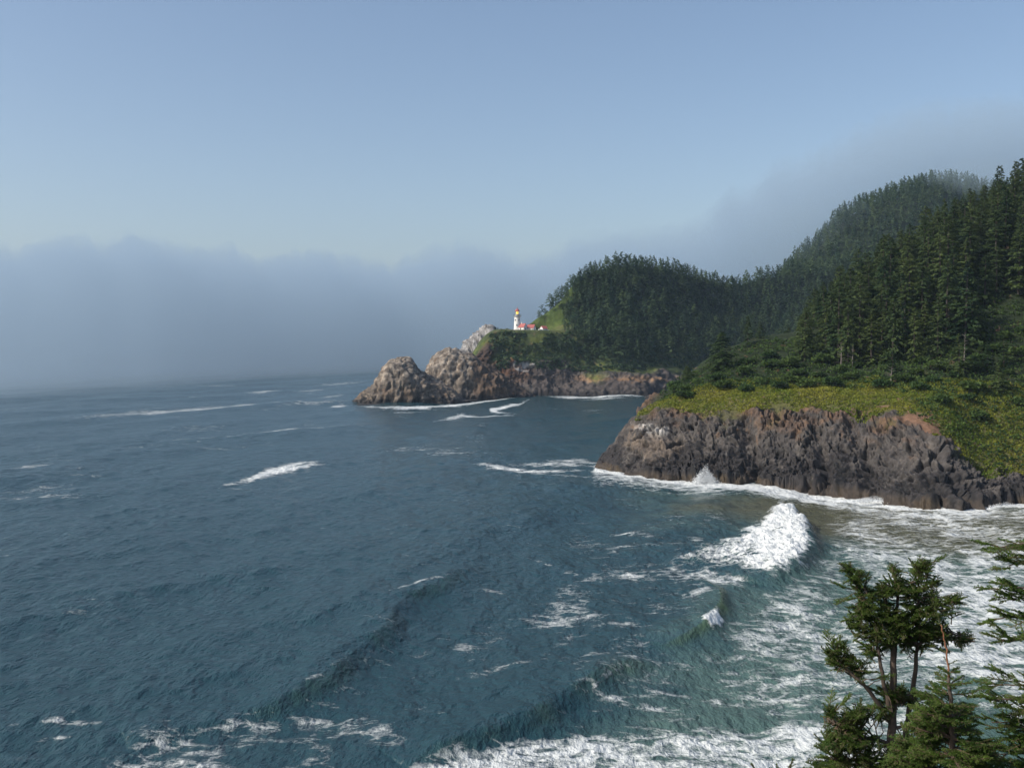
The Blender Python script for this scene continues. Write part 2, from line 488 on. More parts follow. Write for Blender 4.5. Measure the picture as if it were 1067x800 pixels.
tag(o, 'dark wooded mountain behind the headlands with its crest in cloud', 'mountain', kind='structure')

# ================================================================== SEA STACKS
def rock_thing(name, outline, Yc, depth, base_py, label, palette, seed, group=None, nu=170, nv=110, dark_right=None):
    """closed rock: for each column of the outline a rounded section from front foot over the top to the back foot"""
    pts = [at(px, py, Yc) for px, py in outline]
    xs = np.array([p[0] for p in pts]); zs = np.array([p[2] for p in pts])
    u = np.linspace(0, 1, nu)
    xx = xs[0] + (xs[-1] - xs[0]) * u
    zt = np.maximum(np.interp(xx, xs, zs), 0.3)
    a = np.linspace(-0.12, 1.12, nv)
    th = a * math.pi
    A = np.clip(a, 0, 1)
    ends = np.sqrt(np.clip(1 - (2 * u - 1) ** 2, 0.0, 1)) ** 0.7
    half = depth * (0.35 + 0.65 * np.sqrt(zt / zt.max())) * ends + 0.4
    GX = np.repeat(xx[None], nv, 0)
    GY = Yc - np.cos(th)[:, None] * half[None] * (1.0 + 0.35 * np.clip(np.abs(np.cos(th))[:, None], 0, 1))
    prof = np.where(th < 0, np.sin(th) * 0.5, np.where(th > math.pi, np.sin(th) * 0.5, np.abs(np.sin(np.clip(th, 0, math.pi))) ** 0.85))
    GZ = prof[:, None] * np.where(prof[:, None] < 0, 12, zt[None])
    G = np.stack([GX, GY, GZ], -1)
    n = gnormals(G)
    s = -1.0 if n[nv // 3, nu // 2, 1] > 0 else 1.0
    x, y, z = GX + seed * 31, GY, GZ
    sz = zt.max() / 30
    d = (4.0 * fbm(x / 14, z / 11, y / 14, 3) + 3.4 * ridged(x / 7, z / 12, y / 7, 3) + 2.4 * fbm(x / 3.6, z / 2.6, y / 3.6, 4) + 0.9 * ridged(x / 9, z / 2.4, y / 9, 2)) * sz
    d += (.8 - 1.7 * sst(.72, .95, ridged(x / 8 + .6 * fbm(x / 6, z / 6, y / 6, 2), z / 13, y / 8, 2))) * sz
    d *= np.clip(zt / (0.25 * zt.max()), 0.15, 1)[None] * (0.5 + 0.5 * np.abs(np.cos(th))[:, None])
    G = G + n * (s * d)[..., None]
    x, y, z = G[..., 0] + seed * 31, G[..., 1], G[..., 2]
    nA, nB = fbm(x / 9, z / 6, y / 9, 5), fbm(x / 3, z / 1.6, y / 3, 4)
    base, pale, rust, guano, gz = palette
    c = np.zeros(G.shape) + np.array(base)
    c = mixc(c, pale, sst(-0.25, 0.25, nB))
    c = mixc(c, rust, sst(0.0, 0.35, nA) * 0.6)
    zr = z / zt.max()
    gm = sst(gz - 0.12, gz + 0.15, zr + nA * 0.5)
    if dark_right is not None:
        xr = (G[..., 0] - xs[0]) / (xs[-1] - xs[0])
        gm = gm * (1 - sst(dark_right - 0.03, dark_right + 0.06, xr + nA * 0.15 - (zr - .5) * .1))
        c = mixc(c, (0.13, 0.08, 0.05), sst(dark_right, dark_right + 0.1, xr + nA * 0.1) * 0.75)
    c = mixc(c, guano, gm * sst(-0.15, 0.25, nB + .5 * nA) * 0.85)
    c = mixc(c, (0.06, 0.052, 0.047), sst(.35, .7, ridged(x / 7, z / 3.2, y / 7, 3)) * .5)
    c = c * .78
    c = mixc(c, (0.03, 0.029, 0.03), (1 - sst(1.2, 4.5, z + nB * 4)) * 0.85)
    cx, cy = float(xs.mean()), Yc
    V = G.reshape(-1, 3) - np.array((cx, cy, 0))
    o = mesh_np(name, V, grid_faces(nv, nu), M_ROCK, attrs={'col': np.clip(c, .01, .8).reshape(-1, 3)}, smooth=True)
    o.location = (cx, cy, 0)
    tag(o, label, 'rock', group)
    return o

PALE = ((0.15, 0.125, 0.10), (0.28, 0.235, 0.19), (0.24, 0.15, 0.085), (0.46, 0.40, 0.33))
rock_thing('sea_stack', [(361, 421), (372, 415), (384, 407), (393, 398), (400, 391), (403, 383), (409, 377), (418, 374.5), (426, 376), (431, 382), (437, 388), (446, 393), (455, 400), (468, 407), (478, 413), (490, 421)],
           662, 20, 420, 'pale pointed sea stack at the seaward end, farthest out in the water', PALE + (0.5,), 1, 'sea stacks off the lighthouse point')
rock_thing('sea_stack', [(437, 414), (441, 393), (448, 383), (457, 370), (465, 366), (476, 366), (488, 371), (500, 378), (512, 386), (526, 395), (540, 404), (552, 410), (558, 415)],
           712, 24, 414, 'domed sea stack, whitened on its left face and brown on its right', PALE + (0.35,), 2, 'sea stacks off the lighthouse point', dark_right=0.42)
rock_thing('rock_pinnacle', [(468, 400), (478, 374), (488, 359), (498, 350), (506, 343), (511, 341.5), (515, 347), (522, 365), (532, 395)],
           835, 22, 400, 'light grey rock peak showing behind the brown slope left of the lighthouse', ((0.26, 0.25, 0.24), (0.38, 0.37, 0.36), (0.3, 0.27, 0.24), (0.5, 0.49, 0.48), 0.3), 3)
small = [((372, 424), (380, 421), (392, 420.5), (404, 423), (408, 425), 628, 'low dark rock awash in front of the pale sea stack'),
         ((466, 420), (474, 416), (484, 415.5), (492, 417), (498, 419.5), 672, 'low dark rock in the foam between the two sea stacks'),
         ((545, 413), (550, 403), (557, 400), (563, 406), (569, 413), 735, 'rusty brown boulder where the domed stack meets the point'),
         ((998, 528), (1010, 524), (1026, 523.5), (1040, 526), (1046, 530), 243, 'flat wet rock in the surf below the green slope'),
         ((672, 414.5), (676, 412), (681, 411.5), (687, 413), (690, 414.5), 700, 'small dark rock off the cove beach')]
for k, s in enumerate(small):
    rock_thing('boulder', list(s[:5]), s[5], 3.5 if s[5] > 300 else 1.6, 0, s[6], ((0.07, 0.06, 0.055), (0.12, 0.10, 0.085), (0.16, 0.10, 0.06), (0.2, 0.18, 0.16), 0.9), 5 + k, 'rocks awash along the shore', 60, 40)

# ================================================================== LIGHTHOUSE AND OUTBUILDINGS
M_WHITE = plain('white_render', (0.78, 0.76, 0.72), 0.75, 0.06, 0.6)
M_RED = plain('red_roof', (0.36, 0.10, 0.09), 0.6, 0.15, 1.5)
M_BLACK = plain('black_iron', (0.035, 0.04, 0.04), 0.5, 0.2, 2)
M_GREY = plain('grey_trim', (0.35, 0.37, 0.38), 0.6, 0.1, 2)
M_PANE, _t, _b, _N, _L = new_mat('window_glass'); _b.inputs['Base Color'].default_value = (0.03, 0.04, 0.05, 1); _b.inputs['Roughness'].default_value = 0.08
M_LAMP, _t, _b, _N, _L = new_mat('lit_lens'); _b.inputs['Base Color'].default_value = (1, 0.75, 0.2, 1)
_b.inputs['Emission Color'].default_value = (1, 0.62, 0.08, 1); _b.inputs['Emission Strength'].default_value = 1.0

class MB:
    def __init__(s): s.V, s.F = [], []
    def add(s, V, F):
        b = len(s.V); s.V += [tuple(v) for v in V]; s.F += [tuple(i + b for i in f) for f in F]; return s
    def box(s, x0, x1, y0, y1, z0, z1):
        return s.add([(x0, y0, z0), (x1, y0, z0), (x1, y1, z0), (x0, y1, z0), (x0, y0, z1), (x1, y0, z1), (x1, y1, z1), (x0, y1, z1)],
                     [(0, 3, 2, 1), (4, 5, 6, 7), (0, 1, 5, 4), (1, 2, 6, 5), (2, 3, 7, 6), (3, 0, 4, 7)])
    def lathe(s, prof, n=20, cx=0, cy=0):
        V, F = [], []
        for r, z in prof:
            for k in range(n):
                t = 2 * math.pi * k / n; V.append((cx + r * math.cos(t), cy + r * math.sin(t), z))
        for i in range(len(prof) - 1):
            for k in range(n):
                F.append((i * n + k, i * n + (k + 1) % n, (i + 1) * n + (k + 1) % n, (i + 1) * n + k))
        F.append(tuple(range(n - 1, -1, -1))); F.append(tuple((len(prof) - 1) * n + k for k in range(n)))
        return s.add(V, F)
    def gable(s, x0, x1, y0, y1, z0, ze, zr):
        """walls with gable ends on the x sides (ridge along x)"""
        ym = (y0 + y1) / 2
        return s.add([(x0, y0, z0), (x1, y0, z0), (x1, y1, z0), (x0, y1, z0), (x0, y0, ze), (x1, y0, ze), (x1, y1, ze), (x0, y1, ze), (x0, ym, zr), (x1, ym, zr)],
                     [(0, 3, 2, 1), (0, 1, 5, 4), (2, 3, 7, 6), (1, 2, 6, 9, 5), (3, 0, 4, 8, 7), (4, 5, 9, 8), (6, 7, 8, 9)])
    def roof(s, x0, x1, y0, y1, ze, zr, t=0.18, ov=0.3):
        ym = (y0 + y1) / 2
        sl = (zr - ze) / (ym - y0)
        X0, X1 = x0 - ov, x1 + ov
        for sg, ye in ((-1, y0), (1, y1)):
            yo = ye + sg * ov; zo = ze - ov * sl + 0.03
            s.add([(X0, yo, zo), (X1, yo, zo), (X1, ym, zr + .03), (X0, ym, zr + .03), (X0, yo, zo + t), (X1, yo, zo + t), (X1, ym, zr + .03 + t), (X0, ym, zr + .03 + t)],
                  [(0, 3, 2, 1), (4, 5, 6, 7), (0, 1, 5, 4), (1, 2, 6, 5), (2, 3, 7, 6), (3, 0, 4, 7)])
        return s
    def tube(s, pts, rs, n=6):
        pts = [np.array(p, float) for p in pts]
        V, F = [], []
        for i, p in enumerate(pts):
            d = pts[min(i + 1, len(pts) - 1)] - pts[max(i - 1, 0)]
            d /= np.linalg.norm(d) + 1e-9
            a = np.cross(d, (0.31, 0.2, 0.93) if abs(d[2]) < 0.9 else (1, 0, 0)); a /= np.linalg.norm(a) + 1e-9
            b = np.cross(d, a)
            for k in range(n):
                t = 2 * math.pi * k / n
                V.append(p + (a * math.cos(t) + b * math.sin(t)) * rs[i])
        for i in range(len(pts) - 1):
            for k in range(n):
                F.append((i * n + k, i * n + (k + 1) % n, (i + 1) * n + (k + 1) % n, (i + 1) * n + k))
        F.append(tuple(range(n - 1, -1, -1))); F.append(tuple((len(pts) - 1) * n + k for k in range(n)))
        return s.add(V, F)
    def build(s, name, mat, parent=None, smooth=False):
        me = bpy.data.meshes.new(name); me.from_pydata(s.V, [], s.F); me.materials.append(mat)
        if smooth: me.polygons.foreach_set('use_smooth', [True] * len(me.polygons))
        me.update()
        o = bpy.data.objects.new(name, me); COL.objects.link(o); o.parent = parent
        return o

gz = at(540, 345.5, 770)[2] + 0.3
lp = at(539.0, 345, 769)
L = empty('lighthouse', (lp[0], lp[1], gz), 'white round lighthouse with red lantern roof and glowing yellow lamp', 'lighthouse')
tw = MB().lathe([(2.95, -1.5), (2.95, 0.6), (2.75, 0.75), (2.15, 10.6), (2.35, 10.75), (2.75, 11.3), (2.75, 11.5)], 28).build('tower', M_WHITE, L)
for a, z in ((-100, 4), (-60, 8), (-130, 8)):
    t = rad(a); r = 2.62 if z < 6 else 2.36
    mb = MB().box(-0.32, 0.32, -0.16, 0.14, 0, 1.3); wn = mb.build('window', M_PANE, tw)
    wn.location = (r * math.cos(t), r * math.sin(t), z); wn.rotation_euler = (0, 0, t + math.pi / 2)
gl = MB().lathe([(2.75, 11.5), (3.15, 11.55), (3.15, 11.75), (1.9, 11.8)], 28).build('gallery', M_GREY, L)
rl = MB()
for k in range(16):
    t = 2 * math.pi * k / 16; rl.tube([(3.05 * math.cos(t), 3.05 * math.sin(t), 11.7), (3.05 * math.cos(t), 3.05 * math.sin(t), 12.75)], [.04, .04], 5)
for z in (12.25, 12.75):
    P = [(3.05 * math.cos(2 * math.pi * k / 24), 3.05 * math.sin(2 * math.pi * k / 24), z) for k in range(25)]
    rl.tube(P, [.035] * 25, 4)
rl.build('railing', M_BLACK, gl)
MB().lathe([(1.75, 11.78), (1.75, 13.0), (1.85, 13.05)], 16).build('lantern_base', M_GREY, L)
lg = MB()
for k in range(8):
    t = 2 * math.pi * (k + .5) / 8; lg.tube([(1.65 * math.cos(t), 1.65 * math.sin(t), 13.0), (1.65 * math.cos(t), 1.65 * math.sin(t), 15.4)], [.06, .06], 5)
lg.lathe([(1.7, 15.3), (1.78, 15.3), (1.78, 15.5), (1.7, 15.5)], 16)
lg.build('lantern_frame', M_BLACK, L)
MB().lathe([(0.55, 13.0), (0.95, 13.4), (1.1, 14.2), (0.95, 14.9), (0.5, 15.3)], 16).build('lens', M_LAMP, L, True)
rf = MB().lathe([(2.05, 15.45), (2.0, 15.6), (1.2, 16.6), (0.35, 17.3), (0.3, 17.6)], 16).build('lantern_roof', M_RED, L)
MB().lathe([(0.12, 17.6), (0.36, 17.85), (0.36, 18.1), (0.05, 18.3), (0.04, 19.0)], 10).build('finial', M_RED, rf)
wk = MB().gable(-4.2, 4.2, -2.8, 2.8, -1.5, 3.2, 6.0).build('workroom', M_WHITE, L)
wk.location = (3.9, -2.4, 0); wk.rotation_euler = (0, 0, rad(-38)); wk.scale = (.72, .8, .95)
MB().roof(-4.2, 4.2, -2.8, 2.8, 3.2, 6.0, 0.2, 0.35).build('roof', M_RED, wk)
MB().box(-0.5, 0.5, -2.9, -2.7, 0.9, 2.6).build('window', M_PANE, wk)
MB().box(4.1, 4.28, -0.45, 0.45, 0.9, 2.5).build('window', M_PANE, wk)
MB().box(-3.2, -2.2, -2.9, -2.7, -.2, 2.1).build('door', M_GREY, wk)
MB().box(-1.1, -0.5, -0.35, 0.35, 5.2, 7.4).build('chimney', M_WHITE, wk)

def oil_house(px, Yd, rz, label, lean=False, sc=1.0):
    p = at(px, 345, Yd)
    H = empty('oil_house', (p[0], p[1], gz), label, 'outbuilding', 'small white oil houses beside the lighthouse', rad(rz))
    b = MB().gable(-2.8, 2.8, -2.5, 2.5, -1.5, 2.6, 5.0).build('wall', M_WHITE, H)
    MB().box(-0.45, 0.45, -2.6, -2.42, 0, 2.0).build('door', M_GREY, H)
    MB().box(1.5, 2.1, -2.6, -2.42, 1.0, 1.9).build('window', M_PANE, H)
    MB().roof(-2.8, 2.8, -2.5, 2.5, 2.6, 5.0, .2, .3).build('roof', M_RED, H)
    if lean:
        MB().box(-5.4, -2.86, -1.9, 1.6, -1.5, 2.0).build('lean_to', M_WHITE, H)
        MB().box(3.0, 4.4, -3.2, -0.6, -1.5, 1.5).build('porch_wall', M_WHITE, H)
    H.scale = (sc, sc, sc)
oil_house(553.6, 768, -24, 'small white oil house with pink red roof standing beside the tower')
oil_house(566.5, 772, 35, 'white oil house with steep red gable at the edge of the trees', True, 0.8)
fw = MB()
fx0, fx1 = at(520, 345, 759)[0], at(551, 345, 759)[0]
nf = 16
for k in range(nf + 1):
    x = fx0 + (fx1 - fx0) * k / nf
    fw.box(x - .08, x + .08, -0.08, 0.08, -1, 1.1)
fw.box(fx0, fx1, -0.05, 0.05, 0.95, 1.07); fw.box(fx0, fx1, -0.05, 0.05, 0.45, 0.55)
fo = fw.build('fence', plain('weathered_timber', (0.42, 0.36, 0.30), 0.8, 0.2, 2))
fo.location = (0, 759.5, gz)
tag(fo, 'pale timber fence along the edge of the lighthouse terrace', 'fence')

# ================================================================== TREES
def sample_grid(G, v, u):
    v0 = np.clip(np.floor(v).astype(int), 0, G.shape[0] - 2); u0 = np.clip(np.floor(u).astype(int), 0, G.shape[1] - 2)
    fv, fu = v - v0, u - u0
    if G.ndim == 3: fv, fu = fv[:, None], fu[:, None]
    return G[v0, u0] * (1 - fv) * (1 - fu) + G[v0 + 1, u0] * fv * (1 - fu) + G[v0, u0 + 1] * (1 - fv) * fu + G[v0 + 1, u0 + 1] * fv * fu

def scatter(G, RV_, CU_, n, accept, r, rng, density_area=True):
    """random points on a lofted ground, at least r apart"""
    a = np.linalg.norm(np.cross(G[1:, :-1] - G[:-1, :-1], G[:-1, 1:] - G[:-1, :-1]), axis=-1)
    ok = accept(G[:-1, :-1], RV_[:-1, :-1], CU_[:-1, :-1])
    wgt = (a * ok).ravel()
    if wgt.sum() <= 0: return np.zeros((0, 3))
    idx = rng.choice(len(wgt), size=n, p=wgt / wgt.sum())
    v, u = np.divmod(idx, a.shape[1])
    P = sample_grid(G, v + rng.random(n), u + rng.random(n))
    if r <= 0: return P
    keep, cells = [], {}
    for i, p in enumerate(P):
        rr = r(p) if callable(r) else r
        k = (int(p[0] // rr), int(p[1] // rr))
        bad = False
        for dx in (-1, 0, 1):
            for dy in (-1, 0, 1):
                for q in cells.get((k[0] + dx, k[1] + dy), ()):
                    if (q[0] - p[0]) ** 2 + (q[1] - p[1]) ** 2 < rr * rr: bad = True; break
                if bad: break
            if bad: break
        if not bad:
            cells.setdefault(k, []).append(p); keep.append(p)
    return np.array(keep)

def conifer(seed, h, n_br, n_leaf, width, leaf, bare=0.12, droop=0.35, ragged=0.25, tri=False, top_pow=0.85):
    """crown of flat drooping sprays, built from leaf-sized faces; returns V,F (quads) for crown and MB trunk"""
    r = np.random.default_rng(seed)
    C, D, S = [], [], []
    lean = r.normal(0, 0.012, 2)
    for i in range(n_br):
        t = (i + r.random()) / n_br
        z = h * (bare + (1 - bare) * t ** 0.9)
        L_ = width * (1 - t) ** top_pow * (1 + ragged * r.normal()) + 0.02 * h
        if t < 0.12: L_ *= 0.6 + 3 * t
        L_ = max(L_, 0.15 * width * (1 - t) + 0.25)
        az = r.random() * 6.283
        el = 0.45 * t - 0.05 + 0.12 * r.normal()
        m = max(3, int(n_leaf * (0.35 + L_ / width)))
        s = (0.15 + 0.85 * r.random(m) ** 0.7)
        rad_ = s * L_
        zz = z + rad_ * math.tan(el) - droop * rad_ ** 2 / max(L_, .3) * 0.8
        wob = r.normal(0, 0.16, m) * L_ * (1.15 - s)
        ca, sa = math.cos(az), math.sin(az)
        x = ca * rad_ - sa * wob; y = sa * rad_ + ca * wob
        C.append(np.stack([x + lean[0] * z, y + lean[1] * z, zz + r.normal(0, 0.05 * leaf, m)], 1))
        dd = np.stack([ca + r.normal(0, .5, m), sa + r.normal(0, .5, m), -0.45 + r.normal(0, .3, m)], 1)
        D.append(dd); S.append(leaf * (0.6 + 0.8 * r.random(m)) * (0.75 + 0.35 * (1 - t)))
    # tip
    m = 8
    C.append(np.stack([r.normal(0, .06, m) + lean[0] * h, r.normal(0, .06, m) + lean[1] * h, h * (0.95 + 0.06 * r.random(m))], 1))
    D.append(np.stack([r.normal(0, .3, m), r.normal(0, .3, m), np.ones(m)], 1)); S.append(np.full(m, leaf * .6))
    C, D, S = np.concatenate(C), np.concatenate(D), np.concatenate(S)
    V, F = leaves(C, D, S, r)
    tk = MB()
    k = [(lean[0] * z, lean[1] * z, z) for z in (-1.5, h * .3, h * .65, h * .97)]
    tk.tube(k, [h * .017, h * .012, h * .007, h * .002], 6)
    return V, F, tk

def leaves(C, D, S, r, aspect=0.55):
    D = D / (np.linalg.norm(D, axis=1)[:, None] + 1e-9)
    n = len(C)
    up = np.stack([r.normal(0, .45, n), r.normal(0, .45, n), np.ones(n)], 1)
    W = np.cross(D, up); W /= np.linalg.norm(W, axis=1)[:, None] + 1e-9
    Nn = np.cross(W, D)
    S = S[:, None]
    a = C - D * S * .5
    b = C + W * S * aspect * .5 + Nn * S * .08
    c = C + D * S * .6 - Nn * S * 0.05
    d_ = C - W * S * aspect * .5 - Nn * S * .06
    V = np.stack([a, b, c, d_], 1).reshape(-1, 3)
    F = np.arange(n * 4).reshape(-1, 4)
    return V, F

def make_proto(name, seed, h, mat, bark, **k):
    V, F, tk = conifer(seed, h, **k)
    cr = mesh_np('crown', V, F, mat, link=False)
    tb = tk.build('trunk', bark); COL.objects.unlink(tb)
    return cr, tb

def place(proto, name, loc, sc, rz, label, cat, group):
    root = empty(name, loc, label, cat, group, rz)
    s = sc if isinstance(sc, tuple) else (sc, sc, sc)
    root.scale = s
    for p in proto:
        c_ = p.copy(); COL.objects.link(c_); c_.parent = root
    return root

rt = np.random.default_rng(11)
near_protos = [make_proto('n', 100 + i, 24.0, M_SPRUCE, M_BARK, n_br=105, n_leaf=34, width=wd, leaf=0.85, bare=bare, droop=dr, ragged=.22)
               for i, (wd, bare, dr) in enumerate(((4.6, .02, .35), (5.4, .02, .4), (4.0, .05, .3), (5.0, .03, .45), (3.8, .03, .3), (6.0, .02, .35)))]
# near hillside wood
def acc_near(g, R, C):
    px, py = pix(g[..., 0], g[..., 1], g[..., 2])
    return (R > 3.86) & (R < 5.35) & (px > 808) & (px < 1100) & ~((px > 1012) & (R < 4.22))
P = scatter(NHG, NHR, NHC, 9000, acc_near, 6.3, rt)
P = P[np.argsort(P[:, 1])]
px, py = pix(P[:, 0], P[:, 1], P[:, 2])
print('near trees', len(P))
SKY_N = ([812, 820, 838, 850, 860, 880, 900, 920, 945, 960, 990, 1020, 1040, 1055, 1067, 1140], [352, 346, 318, 300, 286, 269, 262, 244, 229, 216, 207, 195, 180, 164, 160, 140])
SKY_F = ([560, 566, 572, 590, 605, 625, 650, 690, 715, 740, 757, 775, 800, 830, 860, 900, 1000, 1200], [325, 314, 300, 285, 275, 266, 264, 266, 272, 280, 286, 281, 275, 267, 262, 258, 240, 225])
def cap(P_, S, jit):
    """tallest a tree at each ground point may grow without passing the wood's skyline"""
    x, y = pix(P_[:, 0], P_[:, 1], P_[:, 2])
    s_ = np.interp(x, *S) + jit
    top = CAM_H + (CY - s_ - FPX * SP / CP) / FPX * P_[:, 1]
    return top - P_[:, 2]
G_NEAR = 'tall spruces in the wood on the near hillside'
CP_N = cap(P, SKY_N, rt.normal(3, 4, len(P)))
for i, p in enumerate(P[:215]):
    hgt = min(13 + 16 * rt.random() ** .8, CP_N[i])
    if hgt < 6: continue
    a_, b_ = px[i], py[i]
    if p[1] > 395: lab = 'tall dark spruce standing on the skyline of the near hillside'
    elif p[1] < 335: lab = 'spruce at the lower front edge of the near hillside wood'
    elif a_ > 1000: lab = 'dark spruce on the right part of the near hillside wood'
    elif a_ > 900: lab = 'dark spruce in the middle of the near hillside wood'
    else: lab = 'green spruce at the left flank of the near hillside wood'
    ws = (hgt / 24.0) * (1 + .5 * max(0, 1 - hgt / 20)) * (.8 + .55 * rt.random())
    place(near_protos[rt.integers(6)], 'spruce_tree', tuple(p + np.array((0, 0, -0.5))), (ws, ws, hgt / 24.0), rt.random() * 6.28, lab, 'tree', G_NEAR)
NEAR_EXTRA = P[215:]

def ground_y(px_, G, Yt):
    """ground height of a lofted hill at photo column px_ and distance Yt"""
    x, y = pix(G[..., 0], G[..., 1], G[..., 2])
    d2 = ((x - px_) * .4) ** 2 + (G[..., 1] - Yt) ** 2
    i = np.unravel_index(np.argmin(d2), d2.shape)
    return G[i]

# single trees and snags that stand out on the near headland
near_protos.append(make_proto('n', 130, 24.0, M_SPRUCE, M_BARK, n_br=150, n_leaf=70, width=9.0, leaf=1.1, bare=.0, droop=.35, ragged=.15, top_pow=.6))
SPECIAL = [(752, 336, 13.5, 1.0, 'broad dark spruce standing alone at the brow of the near headland', 6),
           (779, 352, 11.0, 1.1, 'narrow young spruce right of the broad lone spruce', 4),
           (716, 338, 5.0, 1.2, 'low rounded wind-cut spruce at the seaward end of the shrubs', 6),
           (792, 360, 6.0, 1.6, 'short bushy spruce on the brow left of the wood', 5),
           (930, 302, 9.0, 1.5, 'pale half-dead young spruce on the slope below the wood', 3),
           (1000, 296, 13.0, 1.3, 'grey-topped spruce with dead leader below the dark wood', 1),
           (1028, 300, 9.0, 1.4, 'small bright green spruce in the clearing at right', 0),
           (1046, 303, 10.0, 1.3, 'taller bright green spruce in the clearing near the frame edge', 2),
           (1040, 288, 8.0, 1.7, 'squat dark spruce on the slope under the clearing', 5)]
for (pxs, Ys, hs, wf, lab, pi) in SPECIAL:
    p = ground_y(pxs, NHG, Ys)
    s = hs / 24.0
    place(near_protos[pi], 'spruce_tree', (p[0], p[1], p[2] - .4), (s * wf, s * wf, s), rt.random() * 6, lab, 'tree', None)
def snag(pxs, Ys, h, lab, seed):
    r = np.random.default_rng(seed)
    p = ground_y(pxs, NHG, Ys)
    root = empty('dead_tree', (p[0], p[1], p[2] - .3), lab, 'dead tree', 'bleached snags at the edge of the wood')
    MB().tube([(0, 0, -.5), (.1, 0, h * .5), (.25, .1, h)], [.22, .14, .03], 6).build('trunk', M_SNAG, root)
    for k in range(11):
        z = h * (.2 + .07 * k); a = r.random() * 6.28; l = (1.6 + r.random()) * (1.1 - k * .07)
        MB().tube([(.1 * z / h, 0, z), (l * .5 * math.cos(a), l * .5 * math.sin(a), z + .3), (l * math.cos(a), l * math.sin(a), z + .1 + r.random() * .8)], [.07, .05, .02], 4).build('branch', M_SNAG, root)
snag(876, 322, 9, 'leftmost bleached snag at the foot of the near wood', 1)
snag(888, 320, 8, 'bleached snag just right of the leftmost one under the wood', 2)
snag(1004, 300, 12, 'tall grey snag with bare tip above the clearing edge', 3)
snag(928, 298, 5, 'short pale snag on the shrubby slope below the wood', 4)

# distant trees -------------------------------------------------------------
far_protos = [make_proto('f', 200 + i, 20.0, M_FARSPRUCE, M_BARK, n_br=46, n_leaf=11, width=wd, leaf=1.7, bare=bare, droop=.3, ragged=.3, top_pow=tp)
              for i, (wd, bare, tp) in enumerate(((4.0, .15, .7), (4.8, .2, .6), (3.6, .1, .8), (5.2, .3, .5)))]
wind_protos = [make_proto('w', 300 + i, 18.0, M_FARSPRUCE, M_BARK, n_br=26, n_leaf=12, width=wd, leaf=1.3, bare=bare, droop=.1, ragged=.5, top_pow=.35)
               for i, (wd, bare) in enumerate(((3.6, .45), (4.4, .5), (3.0, .4)))]
def acc_far(g, R, C):
    px, py = pix(g[..., 0], g[..., 1], g[..., 2])
    return (R > 3.15) & (R < 6.25) & (px > 560) & (px < 960) & ~((R > 3.8) & (R < 5.3) & (C < 4.5)) & ~((R <= 3.8) & (C < 4.2)) & ~((C < 4.25) & (R < 5.55))
P = scatter(LHG, LHR, LHC, 22000, acc_far, 4.3, rt)
rr_ = lambda P: pix(P[:, 0], P[:, 1], P[:, 2])
px, py = rr_(P)
# skyline ones nearest the lighthouse are individual, wind-shaped
order = np.argsort(px + 0.15 * (P[:, 1] - 780))
P, px, py = P[order], px[order], py[order]
n_ind = 70
CP_F = cap(P, SKY_F, rt.normal(2, 2, len(P)))
ok_ = CP_F > 4
P, px, py, CP_F = P[ok_], px[ok_], py[ok_], CP_F[ok_]
print('far trees', len(P))
for i, p in enumerate(P[:n_ind]):
    lean = px[i] < 612
    edge = py[i] < 305 + 0.0 * i
    pr = wind_protos[rt.integers(3)] if (px[i] < 600 and rt.random() < .75) else far_protos[rt.integers(4)]
    lab = 'wind-shaped spruce with bare trunk above the grass slope behind the lighthouse' if px[i] < 600 else 'dark spruce on the seaward flank of the distant lighthouse wood'
    place(pr, 'spruce_tree', (p[0], p[1], p[2] - .5), min(8 + 7 * rt.random(), CP_F[i]) / 19.0, rt.random() * 6.28, lab, 'tree', 'spruces at the seaward edge of the lighthouse wood')
FARP = P[n_ind:]; FARC = CP_F[n_ind:]
def acc_mt(g, R, C):
    return (R > 0.35) & (R < 2.5)
P = scatter(MTG, MTR, MTC, 15000, acc_mt, 5.6, rt)
print('mountain trees', len(P))

def merged_wood(name, P, protos, hs, label, rng, width=1.0, caps=None):
    VV, FF, RR = [], [], []
    base = 0
    pv = []
    for pr in protos:
        me = pr[0].data
        a = np.zeros(len(me.vertices) * 3, np.float32); me.vertices.foreach_get('co', a)
        pv.append(a.reshape(-1, 3))
    for ip, p in enumerate(P):
        v = pv[rng.integers(len(pv))]
        t = rng.random() * 6.283; ct, st = math.cos(t), math.sin(t)
        s = hs[0] + (hs[1] - hs[0]) * rng.random()
        w_ = s * width * (0.85 + .3 * rng.random())
        if caps is not None: s = min(s, caps[ip] / 20.0)
        q = np.stack([(v[:, 0] * ct - v[:, 1] * st) * w_, (v[:, 0] * st + v[:, 1] * ct) * w_, v[:, 2] * s], 1) + p
        VV.append(q); RR.append(np.full(len(v), rng.random()))
    V = np.concatenate(VV)
    F = np.arange(len(V)).reshape(-1, 4)
    o = mesh_np(name, V, F, M_WOOD, attrs={'rnd': np.concatenate(RR)})
    return tag(o, label, 'forest', kind='stuff')
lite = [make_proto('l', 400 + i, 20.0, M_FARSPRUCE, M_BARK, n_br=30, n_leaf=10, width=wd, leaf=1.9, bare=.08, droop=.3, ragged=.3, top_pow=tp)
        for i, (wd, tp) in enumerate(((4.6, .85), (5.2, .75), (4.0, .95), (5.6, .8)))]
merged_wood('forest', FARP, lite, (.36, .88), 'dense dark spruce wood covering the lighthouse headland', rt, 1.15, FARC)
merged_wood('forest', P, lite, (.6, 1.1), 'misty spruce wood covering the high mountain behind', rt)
def acc_side(g, R, C):
    px, py = pix(g[..., 0], g[..., 1], g[..., 2])
    return (R > 4.0) & (R < 5.6) & (px >= 1095)
PS = scatter(NHG, NHR, NHC, 900, acc_side, 8.5, rt)
